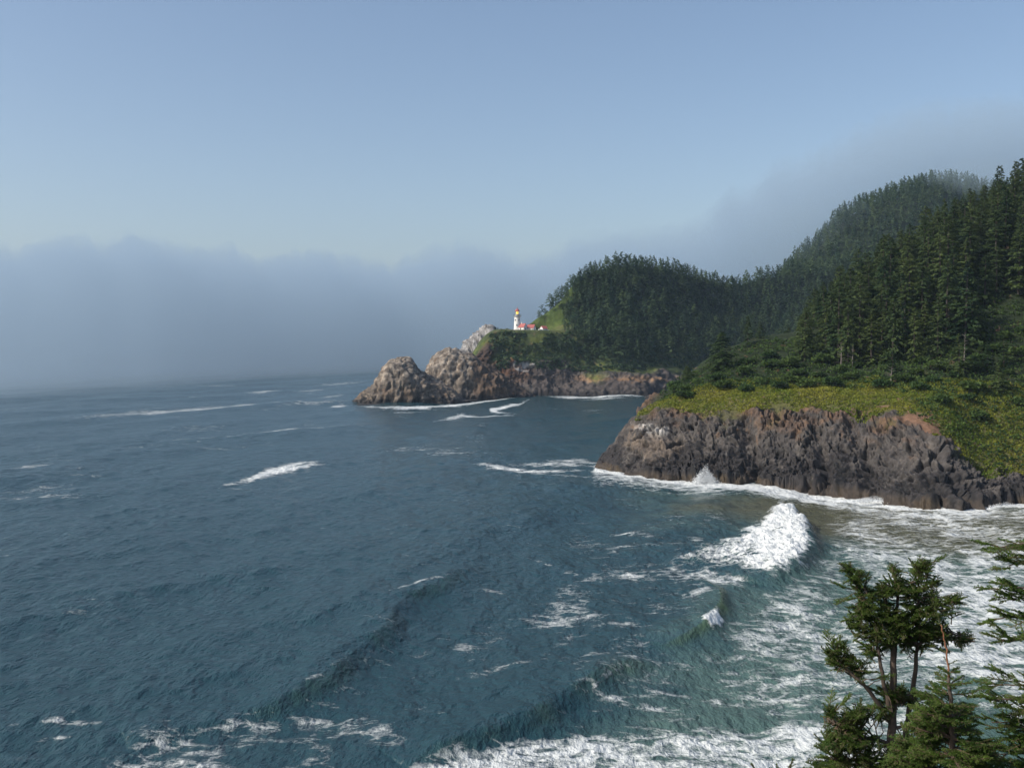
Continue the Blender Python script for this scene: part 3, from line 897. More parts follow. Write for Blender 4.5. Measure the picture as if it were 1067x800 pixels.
merged_wood('forest', np.concatenate([PS, NEAR_EXTRA]) if len(NEAR_EXTRA) else PS, lite, (1.0, 1.35), 'spruce wood continuing over the near hillside to the right', rt)

# ------------------------------------------------------------------ shrubs and turf on the near headland
def clump_pts(P, nrm_spread, per, size, rng, flatten=0.6):
    n = len(P)
    C = np.repeat(P, per, 0)
    d = rng.normal(size=(n * per, 3)); d /= np.linalg.norm(d, axis=1)[:, None]
    d[:, 2] = np.abs(d[:, 2])
    rad_ = np.repeat(nrm_spread, per) * (0.65 + .4 * rng.random(n * per))
    C = C + d * rad_[:, None] * np.array((1, 1, flatten))
    D = d + rng.normal(0, .6, d.shape)
    S = size * (0.6 + .8 * rng.random(n * per))
    return C, D, S
def acc_shrub(g, R, C):
    n = fbm(g[..., 0] / 12, g[..., 1] / 12, 3.3, 3)
    return ((R > 2.93 + n * 0.35) | ((C > 6.2) & (R > 2.2) & (n > .12))) & (R < 4.5) & (C > 2.0)
P = scatter(NHG, NHR, NHC, 9000, acc_shrub, 1.55, rt)
rs = 0.9 + 1.3 * rt.random(len(P))
C, D, S = clump_pts(P, rs, 26, 0.6, rt, .8)
V, F = leaves(C, D, S, rt, .7)
o = mesh_np('shrubbery', V, F, M_SHRUBS, attrs={'rnd': np.repeat(rt.random(len(P)), 26 * 4)})
tag(o, 'thick mixed green shrubbery between the turf and the wood on the near headland', 'shrubbery', kind='stuff')
def acc_turf(g, R, C):
    sc_ = NH_SCAR[:-1, :-1]
    return (R > 2.0 + 0.5 * fbm(g[..., 0] / 9, g[..., 1] / 9, g[..., 2] / 9, 3)) & (R < 3.35) & (C > 1.5) & (sc_ < 0.45)
P = scatter(NHG, NHR, NHC, 42000, acc_turf, 0, rt)
C, D, S = clump_pts(P, np.full(len(P), .35), 3, 0.55, rt, .8)
D[:, 2] += 0.8
V, F = leaves(C, D, S, rt, .6)
rn = np.clip(0.5 + 0.9 * fbm(P[:, 0] / 10, P[:, 1] / 10, 4.4, 3) + rt.normal(0, .16, len(P)) - .10 * sst(100, 118, P[:, 0]), 0, 1)
o = mesh_np('grass', V, F, M_TURF, attrs={'rnd': np.repeat(rn, 12)})
tag(o, 'yellow-green turf and salal above the cliff edge', 'grass', kind='stuff')
# bright salal wedge beside the bare soil
# individual rounded bushes
def bush_proto(seed, mat):
    r = np.random.default_rng(seed)
    P0 = np.array([[r.normal(0, .6), r.normal(0, .6), .3 + r.random() * .7] for _ in range(7)])
    C, D, S = clump_pts(P0, .7 + .5 * r.random(7), 90, .42, r, .9)
    V, F = leaves(C, D, S, r, .7)
    cr = mesh_np('crown', V, F, mat, link=False)
    tb = MB()
    for k in range(4): tb.tube([(0, 0, -.5), (r.normal(0, .3), r.normal(0, .3), .6), (r.normal(0, .7), r.normal(0, .7), 1.2)], [.07, .05, .02], 5)
    st = tb.build('stem', M_BARK); COL.objects.unlink(st)
    return cr, st
bps = [bush_proto(50 + i, M_BUSH) for i in range(4)]
def acc_bush(g, R, C):
    px, py = pix(g[..., 0], g[..., 1], g[..., 2])
    return (R > 2.7) & (R < 3.95) & (C > 2.2) & (px < 1075)
P = scatter(NHG, NHR, NHC, 400, acc_bush, 7.0, rt)
px, py = rr_(P)
print('bushes', len(P))
for i, p in enumerate(P[:60]):
    lab = 'dark rounded bush on the seaward brow of the near headland' if px[i] < 800 else ('dark rounded bush on the slope above the long cliff' if px[i] < 930 else 'dark rounded bush on the steep green slope at right')
    s = 1.0 + 1.1 * rt.random()
    place(bps[rt.integers(4)], 'bush', tuple(p), (s * 1.2, s * 1.2, s), rt.random() * 6.28, lab, 'bush', 'rounded bushes on the near headland')
# scrub on the distant headland below the wood and terrace
def acc_fs(g, R, C):
    n = fbm(g[..., 0] / 18, g[..., 1] / 18, g[..., 2] / 18 + 6, 3)
    return (R > 2.5 + 0.8 * n) & (R < 5.9) & (C > 1.9) & ~((R > 3.93) & (R < 5.1) & (C < 4.6)) & (n > -0.2) & (C < 8.5) & ~((R > 5.0) & (C < 4.6) & (n < .22))
P = scatter(LHG, LHR, LHC, 6500, acc_fs, 0, rt)
C, D, S = clump_pts(P, .9 + 1.5 * rt.random(len(P)) ** 2, 14, 1.3, rt, .9)
V, F = leaves(C, D, S, rt, .7)
o = mesh_np('undergrowth', V, F, M_WOOD, attrs={'rnd': np.repeat(np.clip(.5 + rt.normal(0, .3, len(P)), 0, 1), 14 * 4)})
tag(o, 'dark scrub on the bluff below the lighthouse', 'undergrowth', kind='stuff')

# ================================================================== THE SEA
rows_py = np.concatenate([np.linspace(840, 420, 640), np.linspace(419.5, 372, 130), np.array([369, 366, 364, 362, 360.5, 359.5, 358.7])])
rows_D = np.array([sea(CX, q)[1] for q in rows_py])
rows_D = np.concatenate([np.array([4, 12, 22, 32, 42, 52, 62, 70, 76]), rows_D])
rows_D = np.unique(np.round(rows_D, 3))
cols_px = np.concatenate([-np.geomspace(9000, 60, 26), np.linspace(-50, 1117, 1060), 1117 + np.geomspace(60, 9000, 26)])
cols_px = np.sort(cols_px)
colr = (cols_px - CX) / FPX
SX = rows_D[:, None] * colr[None, :]
SY = rows_D[:, None] * np.ones(len(colr))[None]
PX0, PY0 = pix(SX, SY, 0.0)
dist = rows_D[:, None] * np.ones_like(SX)
pxw = dist / FPX                                         # metres per photo pixel
inf = ((PX0 > -60) & (PX0 < 1130)).astype(float)
# swell and chop
Hh = np.zeros_like(SX); DXX = np.zeros_like(SX); DYY = np.zeros_like(SX)
rw = np.random.default_rng(21)
for lam, amp, n_ in ((64, .50, 2), (38, .30, 3), (21, .15, 4), (12, .095, 6), (7, .07, 8), (4.2, .050, 9), (2.6, .030, 9), (1.6, .016, 9)):
    for k in range(n_):
        l = lam * (0.8 + .4 * rw.random())
        th = rad(-22) + rw.normal(0, .22 if lam > 30 else .55 if lam > 10 else .95)
        kx, ky = math.cos(th) * 2 * math.pi / l, math.sin(th) * 2 * math.pi / l
        ph = rw.random() * 6.28
        fade = np.clip(1.6 - np.maximum(pxw * 1.1, 0.0) / l * 6, 0, 1) * np.clip(1.6 - (dist ** 2 / (CAM_H * FPX)) / l * 1.4, 0, 1)
        arg = kx * SX + ky * SY + ph + 0.9 * fbm(SX / (l * 4), SY / (l * 4), lam, 1) if lam > 10 else kx * SX + ky * SY + ph
        a_ = amp / math.sqrt(n_) * fade
        Hh += a_ * np.sin(arg)
        DXX += -0.8 * a_ * math.cos(th) * np.cos(arg) * -1
        DYY += -0.8 * a_ * math.sin(th) * np.cos(arg) * -1
gust = fbm(SX / 60, SY / 110, 9, 3)
Hh *= (1 + 0.5 * gust)
foam = np.zeros_like(SX); shallow = np.zeros_like(SX); thin = np.zeros_like(SX)  # thin masks the wave faces given a painted translucent glow

def polydist(pts, closed=False):
    """distance in the sea plane to a polyline given in photo pixels; signed side; fraction along"""
    W = np.array([sea(*p)[:2] for p in pts])
    best = np.full(SX.shape, 1e9); side = np.zeros(SX.shape); tt = np.zeros(SX.shape)
    L_ = np.concatenate([[0], np.cumsum(np.linalg.norm(np.diff(W, axis=0), axis=1))])
    for i in range(len(W) - 1):
        a, b = W[i], W[i + 1]
        ab = b - a; l2 = ab @ ab
        t = np.clip(((SX - a[0]) * ab[0] + (SY - a[1]) * ab[1]) / l2, 0, 1)
        dx, dy = SX - (a[0] + t * ab[0]), SY - (a[1] + t * ab[1])
        d = np.hypot(dx, dy)
        m = d < best
        best = np.where(m, d, best)
        side = np.where(m, np.sign(ab[0] * dy - ab[1] * dx), side)
        tt = np.where(m, (L_[i] + t * math.sqrt(l2)) / L_[-1], tt)
    return best, side, tt

def pixdist(pts, ys=1.0):
    best = np.full(SX.shape, 1e9); tt = np.zeros(SX.shape)
    n = len(pts) - 1
    for i in range(n):
        a, b = np.array(pts[i], float), np.array(pts[i + 1], float)
        ab = (b - a) * np.array((1, ys)); l2 = ab @ ab
        qx, qy = PX0 - a[0], (PY0 - a[1]) * ys
        t = np.clip((qx * ab[0] + qy * ab[1]) / l2, 0, 1)
        d = np.hypot(qx - t * ab[0], qy - t * ab[1])
        m = d < best
        best = np.where(m, d, best); tt = np.where(m, (i + t) / n, tt)
    return best, tt

brk = fbm(SX / 9, SY / 9, 1.7, 4)
brkL = fbm(SX / 34, SY / 44, 7.7, 4)
brk2 = fbm(SX / 2.2, SY / 3.2, 6.1, 4)
def stroke(pts, wpx, dens, taper=True):
    global foam
    d, t = pixdist(pts, 1.0)
    e = np.sin(np.clip(t, 0, 1) * math.pi) ** 0.5 if taper else 1.0
    w_ = wpx * 1.25 * (1 + 0.9 * brk + 1.0 * brkL) * np.maximum(e, .15) + 0.01
    foam = np.maximum(foam, dens * np.clip(1.25 - d / np.maximum(w_, .2), 0, 1) * (e if taper else 1))

def region(pts, dens, soft=25):
    """soft-edged polygon in photo pixels laid on the sea"""
    global foam
    inside = np.zeros(SX.shape, bool)
    n = len(pts)
    j = n - 1
    for i in range(n):
        xi, yi = pts[i]; xj, yj = pts[j]
        cnd = ((yi > PY0) != (yj > PY0)) & (PX0 < (xj - xi) * (PY0 - yi) / (yj - yi + 1e-9) + xi)
        inside ^= cnd
        j = i
    d, _ = pixdist(list(pts) + [pts[0]])
    s = np.where(inside, d, -d)
    return sst(-soft, soft, s + brk * soft * 0.9) * dens

def wave(pts, amp, wf, wb, side_front, pw=0.5):
    global Hh
    d, s, t = polydist(pts)
    e = np.sin(np.clip(t, 0, 1) * math.pi) ** pw
    front = s * side_front > 0
    w_ = np.where(front, wf, wb)
    h = amp * e * np.exp(-(d / w_) ** 2) * (1 + .35 * brk)
    Hh = Hh + h
    return d, front, t, e, h

# swells with a crest of their own (photo pixel polylines, near to far)
d, fr, t, e, h = wave([(130, 772), (205, 757), (281, 738), (340, 711), (400, 664), (425, 628), (460, 614), (500, 590)], 1.5, 2.2, 5.5, -1)
thin = np.maximum(thin, (0.08 + .3 * brk) * e * np.exp(-((d - 1.3) / 1.3) ** 2) * fr)
foam = np.maximum(foam, .5 * e * sst(.1, .4, brk + .1) * np.exp(-(d / .8) ** 2))
d, fr, t, e, h = wave([(420, 800), (478, 782), (551, 760), (590, 731), (633, 708), (680, 690)], 1.6, 2.0, 5.0, -1)
thin = np.maximum(thin, (0.12 + .35 * brk) * e * np.exp(-((d - 1.2) / 1.2) ** 2) * fr)
d, fr, t, e, h = wave([(690, 676), (716, 668), (738, 657), (752, 640), (748, 622), (725, 606)], 1.3, 1.5, 5.0, -1)
thin = np.maximum(thin, (0.55 + .6 * brk) * e * np.exp(-((d - .7) / .8) ** 2) * fr)
d, fr, t, e, h = wave([(790, 610), (812, 604), (838, 590), (848, 574), (838, 550), (822, 531), (800, 522)], 2.2, 1.9, 8.0, -1, .35)
for pts, amp, wf, wb in (([(300, 660), (420, 600), (520, 552), (600, 530)], .7, 4, 9), ([(0, 652), (112, 618), (290, 590), (380, 560)], .9, 4, 10),
                         ([(480, 560), (560, 540), (640, 520)], .6, 4, 9), ([(0, 478), (160, 462), (300, 452), (430, 440)], 1.3, 9, 18),
                         ([(0, 445), (220, 428), (400, 415)], 1.4, 12, 25), ([(400, 520), (560, 505), (700, 512)], .6, 6, 14),
                         ([(700, 560), (760, 530), (800, 510)], .5, 3, 8)):
    wave(pts, amp, wf, wb, -1)
foam = np.maximum(foam, .52 * region([(640, 596), (700, 586), (780, 604), (800, 612), (700, 612), (640, 606)], 1, 8) * (1 + brk))
# breaker: white water behind the crest line
brm = region([(815, 530), (832, 534), (845, 556), (850, 576), (838, 594), (806, 607), (770, 600), (735, 594), (700, 583), (722, 572), (770, 560), (800, 545)], 1.0, 11)
foam = np.maximum(foam, brm * (0.30 + .60 * sst(710, 825, PX0) + .35 * ridged(SX / 7, SY / 1.3, 5, 3) * (1 - .6 * sst(760, 840, PX0))))
rough_ = ridged(SX / 2.2, SY / 2.6, 3.1, 4)
Hh += brm * (.55 * ridged(SX / 3.0, SY / .9, 1.1, 4) + .45 * rough_ + .7 * brk2)
b2 = region([(738, 652), (750, 645), (759, 649), (757, 656), (744, 660), (734, 658)], .9, 5) * (1 + .8 * brk2)
foam = np.maximum(foam, b2); Hh += b2 * (.3 * rough_ + .35 * brk2)
# far streaks
for pts, w_, dn in (([(52, 440), (120, 434), (225, 426), (285, 420), (330, 419)], 2.2, .62), ([(225, 459), (285, 451), (400, 445)], 1.4, .55), ([(160, 460), (240, 458)], 1.2, .4),
                    ([(250, 410), (300, 407)], 1.6, .6), ([(190, 413), (240, 412)], 1.3, .5), ([(195, 402), (255, 402)], 1.0, .45), ([(320, 402), (390, 397)], 1.2, .5),
                    ([(0, 491), (60, 483)], 2.2, .55), ([(0, 510), (97, 498)], 1.8, .45), ([(340, 424), (365, 421)], 1.8, .7), ([(325, 416), (366, 411)], 1.3, .5),
                    ([(226, 507), (262, 500), (285, 491), (319, 483), (346, 481)], 3.2, .85), ([(255, 502), (300, 489), (345, 482)], 2.6, .9), ([(285, 424), (370, 418)], 1.2, .55),
                    ([(300, 408), (350, 405)], 1., .5), ([(365, 400), (430, 396)], 1., .4), ([(100, 470), (200, 462)], 1.3, .3),
                    ([(557, 415), (542, 421), (512, 427), (519, 430), (547, 434)], 1.8, .85), ([(444, 439), (482, 432), (502, 435), (547, 434)], 2.0, .8), ([(400, 430), (450, 427)], 1.3, .5),
                    ([(360, 421), (400, 426), (440, 424), (480, 421), (540, 414), (565, 413)], 2.0, .85), ([(470, 418), (500, 416)], 2., .8),
                    ([(560, 413), (600, 413.5), (640, 413), (690, 412)], 1.5, .8), ([(600, 416), (660, 415)], 1.5, .6),
                    ([(487, 483), (520, 487), (560, 491), (620, 490)], 3.0, .75), ([(560, 478), (600, 480), (640, 488)], 3.5, .6), ([(520, 481), (580, 483), (625, 487)], 3., .6),
                    ([(560, 492), (600, 496), (640, 498)], 2.2, .45)):
    stroke(pts, w_, dn)
# foam line along the near cliff
shore = [(622, 488), (650, 493), (690, 499), (740, 505), (790, 509), (850, 514), (920, 523), (985, 533), (1040, 530), (1110, 532)]
stroke(shore, 4.6, .95, False)
stroke([(p_[0], p_[1] + 6) for p_ in shore], 9, .58, False)
stroke([(660, 494), (700, 503), (760, 509), (830, 517), (900, 526), (960, 534)], 6, .85)
stroke([(720, 495), (745, 498), (760, 503)], 7, 1.0)
stroke([(870, 524), (930, 532), (1000, 541), (1067, 545)], 5, .7)
stroke([(940, 536), (1000, 536), (1067, 530)], 8, .75)
# streaks in the mid water
for pts, w_, dn in (([(620, 552), (660, 556), (700, 566)], 3, .5), ([(600, 562), (650, 566)], 2.5, .4), ([(540, 575), (580, 590), (640, 608)], 3, .42), ([(570, 596), (650, 600), (690, 603)], 3, .4), 
                    ([(404, 628), (421, 620), (456, 613), (480, 606)], 2.2, .55), ([(440, 655), (480, 668), (530, 672)], 6, .45), ([(500, 610), (540, 618)], 3, .4), ([(590, 540), (640, 536)], 2, .3),
                    ([(540, 690), (640, 688), (720, 694), (800, 700)], 5, .45), ([(470, 700), (560, 690)], 5, .42), ([(600, 720), (660, 735), (760, 740)], 5, .5), ([(640, 716), (740, 725), (830, 735)], 4, .5),
                    ([(760, 585), (700, 600), (640, 604)], 5, .45), ([(700, 628), (735, 622), (748, 626)], 4, .7), ([(650, 640), (720, 634)], 5, .4), ([(0, 758), (60, 752), (110, 755)], 4, .5), ([(30, 772), (75, 768)], 4, .65)):
    stroke(pts, w_, dn)
cove = region([(860, 520), (1120, 520), (1150, 760), (860, 760), (770, 735), (740, 690), (770, 640), (815, 615), (868, 560)], 1.0, 26)
foam = np.maximum(foam, cove * (0.53 + .42 * fbm(SX / 16, SY / 26, 2.4, 4)))
foam = np.maximum(foam, region([(940, 600), (1000, 560), (1120, 550), (1120, 800), (980, 720)], .60, 30) * (1 + .5 * brk))
foam = np.maximum(foam, region([(420, 812), (478, 790), (545, 770), (640, 762), (760, 757), (870, 742), (960, 745), (960, 860), (400, 860)], .66, 14) * (1 + .55 * brk))
foam = np.maximum(foam, region([(150, 765), (200, 752), (235, 770), (240, 800), (320, 796), (330, 850), (100, 850), (110, 795)], .60, 20) * (1 + .6 * brk))
foam = np.maximum(foam, region([(300, 745), (340, 728), (420, 760), (430, 790), (330, 775)], .40, 14))
foam = np.maximum(foam, region([(640, 610), (740, 600), (760, 640), (700, 650), (620, 640)], .26, 18))
foam = np.maximum(foam, np.clip(region([(560, 560), (820, 540), (900, 760), (600, 760), (470, 690)], .24, 40), 0, 1) * sst(-.1, .4, brk))
foam = np.maximum(foam, .34 * sst(.05, .5, fbm(SX / 30, SY / 60, 12, 4)))
foam = np.maximum(foam, .40 * sst(.15, .45, fbm(SX / 55, SY / 24, 5.2, 4)) * region([(-60, 425), (600, 425), (600, 520), (400, 640), (-60, 700)], 1, 30))
foam = np.maximum(foam, .36 * sst(-.05, .5, brkL) * region([(380, 620), (640, 520), (860, 520), (900, 800), (200, 830), (260, 760)], 1, 60))
foam = np.maximum(foam, .46 * sst(.1, .5, fbm(SX / 14, SY / 22, 3.9, 4) + .15) * region([(520, 560), (700, 520), (860, 540), (900, 780), (480, 790), (560, 700)], 1, 50))
foam = np.maximum(foam, .40 * sst(.05, .45, fbm(SX / 12, SY / 18, 8.9, 4)) * region([(0, 740), (420, 700), (460, 850), (0, 850)], 1, 40))
shallow = sst(-0.1, 1.0, region([(900, 505), (1250, 490), (1250, 860), (560, 860), (760, 640), (860, 560), (700, 515)], 1.0, 90))
silt = region([(840, 515), (1150, 530), (1150, 590), (960, 575), (860, 560), (700, 530)], 1.0, 14)
Hh += np.clip(foam, 0, 1) * 0.10 * rough_ * np.clip(1.3 - dist / 400, 0, 1)
Vs = np.stack([SX + DXX * inf, SY + DYY * inf, Hh * (inf * .8 + .2)], -1)
Vs[rows_D < 70] = np.stack([SX, SY, SX * 0], -1)[rows_D < 70]
o = mesh_np('sea', Vs.reshape(-1, 3), grid_faces(*SX.shape), None, attrs={'foam': foam.ravel(), 'shallow': shallow.ravel(), 'thin': np.clip(thin, 0, 1).ravel(), 'silt': silt.ravel()}, smooth=True)
for an in ():
    pass

def sea_material():
    m, t, b, N, L = new_mat('sea_water')
    def at_(n): a = N.new('ShaderNodeAttribute'); a.attribute_name = n; return a.outputs['Fac']
    def math_(op, a, b_=None, c_=None, clamp=False):
        q = N.new('ShaderNodeMath'); q.operation = op; q.use_clamp = clamp
        for i, v in enumerate((a, b_, c_)):
            if v is None: continue
            if isinstance(v, (int, float)): q.inputs[i].default_value = v
            else: L.new(v, q.inputs[i])
        return q.outputs[0]
    geo = N.new('ShaderNodeNewGeometry')
    def mapped(sx, sy, rz=0):
        mp = N.new('ShaderNodeMapping'); mp.inputs['Scale'].default_value = (sx, sy, 0.3); mp.inputs['Rotation'].default_value = (0, 0, rz)
        L.new(geo.outputs['Position'], mp.inputs['Vector']); return mp.outputs[0]
    def noise(vec, sc, det=4, ro=.6, dist_=0.0):
        n = N.new('ShaderNodeTexNoise'); n.inputs['Scale'].default_value = sc; n.inputs['Detail'].default_value = det
        n.inputs['Roughness'].default_value = ro; n.inputs['Distortion'].default_value = dist_
        L.new(vec, n.inputs['Vector']); return n
    vec = mapped(.34, .50)
    warp = noise(vec, .8, 4, .6)
    wv = N.new('ShaderNodeVectorMath'); wv.operation = 'MULTIPLY_ADD'
    L.new(warp.outputs['Color'], wv.inputs[0]); wv.inputs[1].default_value = (1.9, 1.9, 0); L.new(vec, wv.inputs[2])
    vo = N.new('ShaderNodeTexVoronoi'); vo.feature = 'DISTANCE_TO_EDGE'; vo.inputs['Scale'].default_value = 0.9
    L.new(wv.outputs[0], vo.inputs['Vector'])
    vo2 = N.new('ShaderNodeTexVoronoi'); vo2.feature = 'DISTANCE_TO_EDGE'; vo2.inputs['Scale'].default_value = 2.7
    L.new(wv.outputs[0], vo2.inputs['Vector'])
    n1 = noise(mapped(.20, .36), .9, 6, .68, .6).outputs['Fac']
    n2 = noise(mapped(1.6, 1.3), 1.2, 4, .6).outputs['Fac']
    f = at_('foam')
    # lace: the more foam, the wider the threads between the holes
    e = math_('MULTIPLY', math_('MINIMUM', vo.outputs['Distance'], 0.5), 2.0)
    e2 = math_('MULTIPLY', math_('MINIMUM', vo2.outputs['Distance'], 0.5), 1.3)
    nn = math_('MULTIPLY_ADD', n1, 3.0, math_('MULTIPLY', n2, .35))
    th = math_('ADD', math_('ADD', e, e2), nn)                      # about 0.6 .. 1.9
    val = math_('SUBTRACT', math_('MULTIPLY', f, 2.1), math_('SUBTRACT', th, 1.12))
    mr = N.new('ShaderNodeMapRange'); mr.interpolation_type = 'SMOOTHSTEP'
    mr.inputs['From Min'].default_value = -0.25; mr.inputs['From Max'].default_value = 0.75
    L.new(val, mr.inputs['Value'])
    mask = mr.outputs[0]
    # water body colour, then painted light in the wave faces
    def mix(f_, a, b_):
        x = N.new('ShaderNodeMix'); x.data_type = 'RGBA'
        if isinstance(f_, float): x.inputs['Factor'].default_value = f_
        else: L.new(f_, x.inputs['Factor'])
        for s_, v in (('A', a), ('B', b_)):
            if isinstance(v, tuple): x.inputs[s_].default_value = v + (1,)
            else: L.new(v, x.inputs[s_])
        return x.outputs['Result']
    c = mix(at_('shallow'), (0.014, 0.048, 0.061), (0.070, 0.125, 0.110))
    c = mix(math_('MULTIPLY', at_('silt'), .8), c, (0.095, 0.085, 0.040))
    c = mix(at_('thin'), c, (0.085, 0.13, 0.035))  # sun shining through thin crests, put into the base colour as green
    mask2 = math_('MULTIPLY', mask, math_('MULTIPLY_ADD', f, .75, .38), clamp=True)
    L.new(mix(mask2, c, (0.68, 0.71, 0.70)), b.inputs['Base Color'])
    ro = math_('MULTIPLY_ADD', mask, .6, .16)
    L.new(ro, b.inputs['Roughness'])
    b.inputs['IOR'].default_value = 1.33
    # ripples
    r1 = noise(mapped(.9, .45, rad(12)), 1.0, 5, .62).outputs['Fac']
    r2 = noise(mapped(.22, .10, rad(-8)), 1.0, 4, .6).outputs['Fac']
    hh = math_('MULTIPLY_ADD', r2, 2.0, math_('MULTIPLY_ADD', mask, .25, r1))
    bp = N.new('ShaderNodeBump'); bp.inputs['Strength'].default_value = 1.0; bp.inputs['Distance'].default_value = .8
    L.new(hh, bp.inputs['Height']); L.new(bp.outputs[0], b.inputs['Normal'])
    return m
o.data.materials.append(sea_material())
tag(o, 'blue-green ocean with swell, breakers and foam reaching to the fog', 'sea', kind='structure')

# splash against the cliff
rsn = np.random.default_rng(9)
sp = wl(735, 503)
def splash(px, py, wpx, hpx, label, n=1500):
    p0 = wl(px, py); m = p0[1] / FPX
    n_ = n
    t = rsn.random(n_) ** .6
    hh = (1 - t) * hpx * m
    jet = rsn.integers(0, 5, n_); jx = rsn.normal(0, .30, 5)[jet]; jh = (.45 + .6 * rsn.random(5))[jet]; hh *= jh
    x = (rsn.normal(0, .13, n_) + jx) * wpx * m * t ** .75 + rsn.normal(0, .12, n_)
    y = rsn.normal(0, .8, n_) * t
    C = np.stack([x, y, hh * (0.75 + .5 * rsn.random(n_))], 1)
    D = rsn.normal(size=(n_, 3)); D[:, 2] = np.abs(D[:, 2]) + .6
    V, F = leaves(C, D, .06 + .26 * rsn.random(n_) ** 2 * (t + .2), rsn, .8)
    o = mesh_np('spray', V, F, M_SPRAY); o.location = (p0[0], p0[1] - 2.5, 0)
    tag(o, label, 'sea spray', kind='stuff')
M_SPRAY = plain('white_spray', (0.82, 0.85, 0.86), 0.9, .03)
splash(735, 503, 26, 20, 'pointed burst of white spray against the near cliff', 12000)
splash(905, 521, 60, 6, 'low white spray along the long cliff', 3500)
splash(1040, 529, 50, 7, 'low white spray round the flat rock under the green slope', 3500)

# ================================================================== FOREGROUND SLOPE (below the frame) AND COVE SHORE
gx = np.linspace(-60, 260, 90); gy = np.linspace(-60, 66, 70)
GX, GY = np.meshgrid(gx, gy)
shy = 52 + 7 * fbm(GX / 30, GX / 30 + 4, .3, 2) - np.clip(-GX - 5, 0, 100) * .9
zz = np.clip((shy - GY) / shy.clip(20) * 38.2, -3, 38.0 + 0 * GX) - .2
lim = CAM_H - np.maximum(GY, 0) * 0.50 - 1.7
zz = np.minimum(zz, lim) + .8 * fbm(GX / 6, GY / 6, 3, 3) * (GY > 6)
c = np.zeros(GX.shape + (3,)) + np.array((.06, .07, .03))
c = mixc(c, (.12, .09, .06), sst(-.1, .3, fbm(GX / 7, GY / 7, 2, 3)))
o = mesh_np('hillside', np.stack([GX, GY, zz], -1).reshape(-1, 3), grid_faces(*GX.shape), M_ROCK, attrs={'col': c.reshape(-1, 3)}, smooth=True)
tag(o, 'steep bluff under the viewpoint that the foreground spruces grow on', 'bluff', kind='structure')

# ================================================================== FOREGROUND SPRUCES
M_NEEDLE = leaf_mat('near_needles', (0.038, 0.088, 0.020), (0.140, 0.210, 0.042), use_attr=True, scale=1.5, trans=0.3, rough=.5)
M_TWIG = plain('twig_bark', (0.11, 0.075, 0.05), 0.85, .35, 20)
M_LEADER = plain('red_brown_shoot', (0.26, 0.11, 0.06), 0.7, .2, 20)
M_TRUNK = plain('mossy_spruce_bark', (0.085, 0.065, 0.05), 0.9, .5, 12)

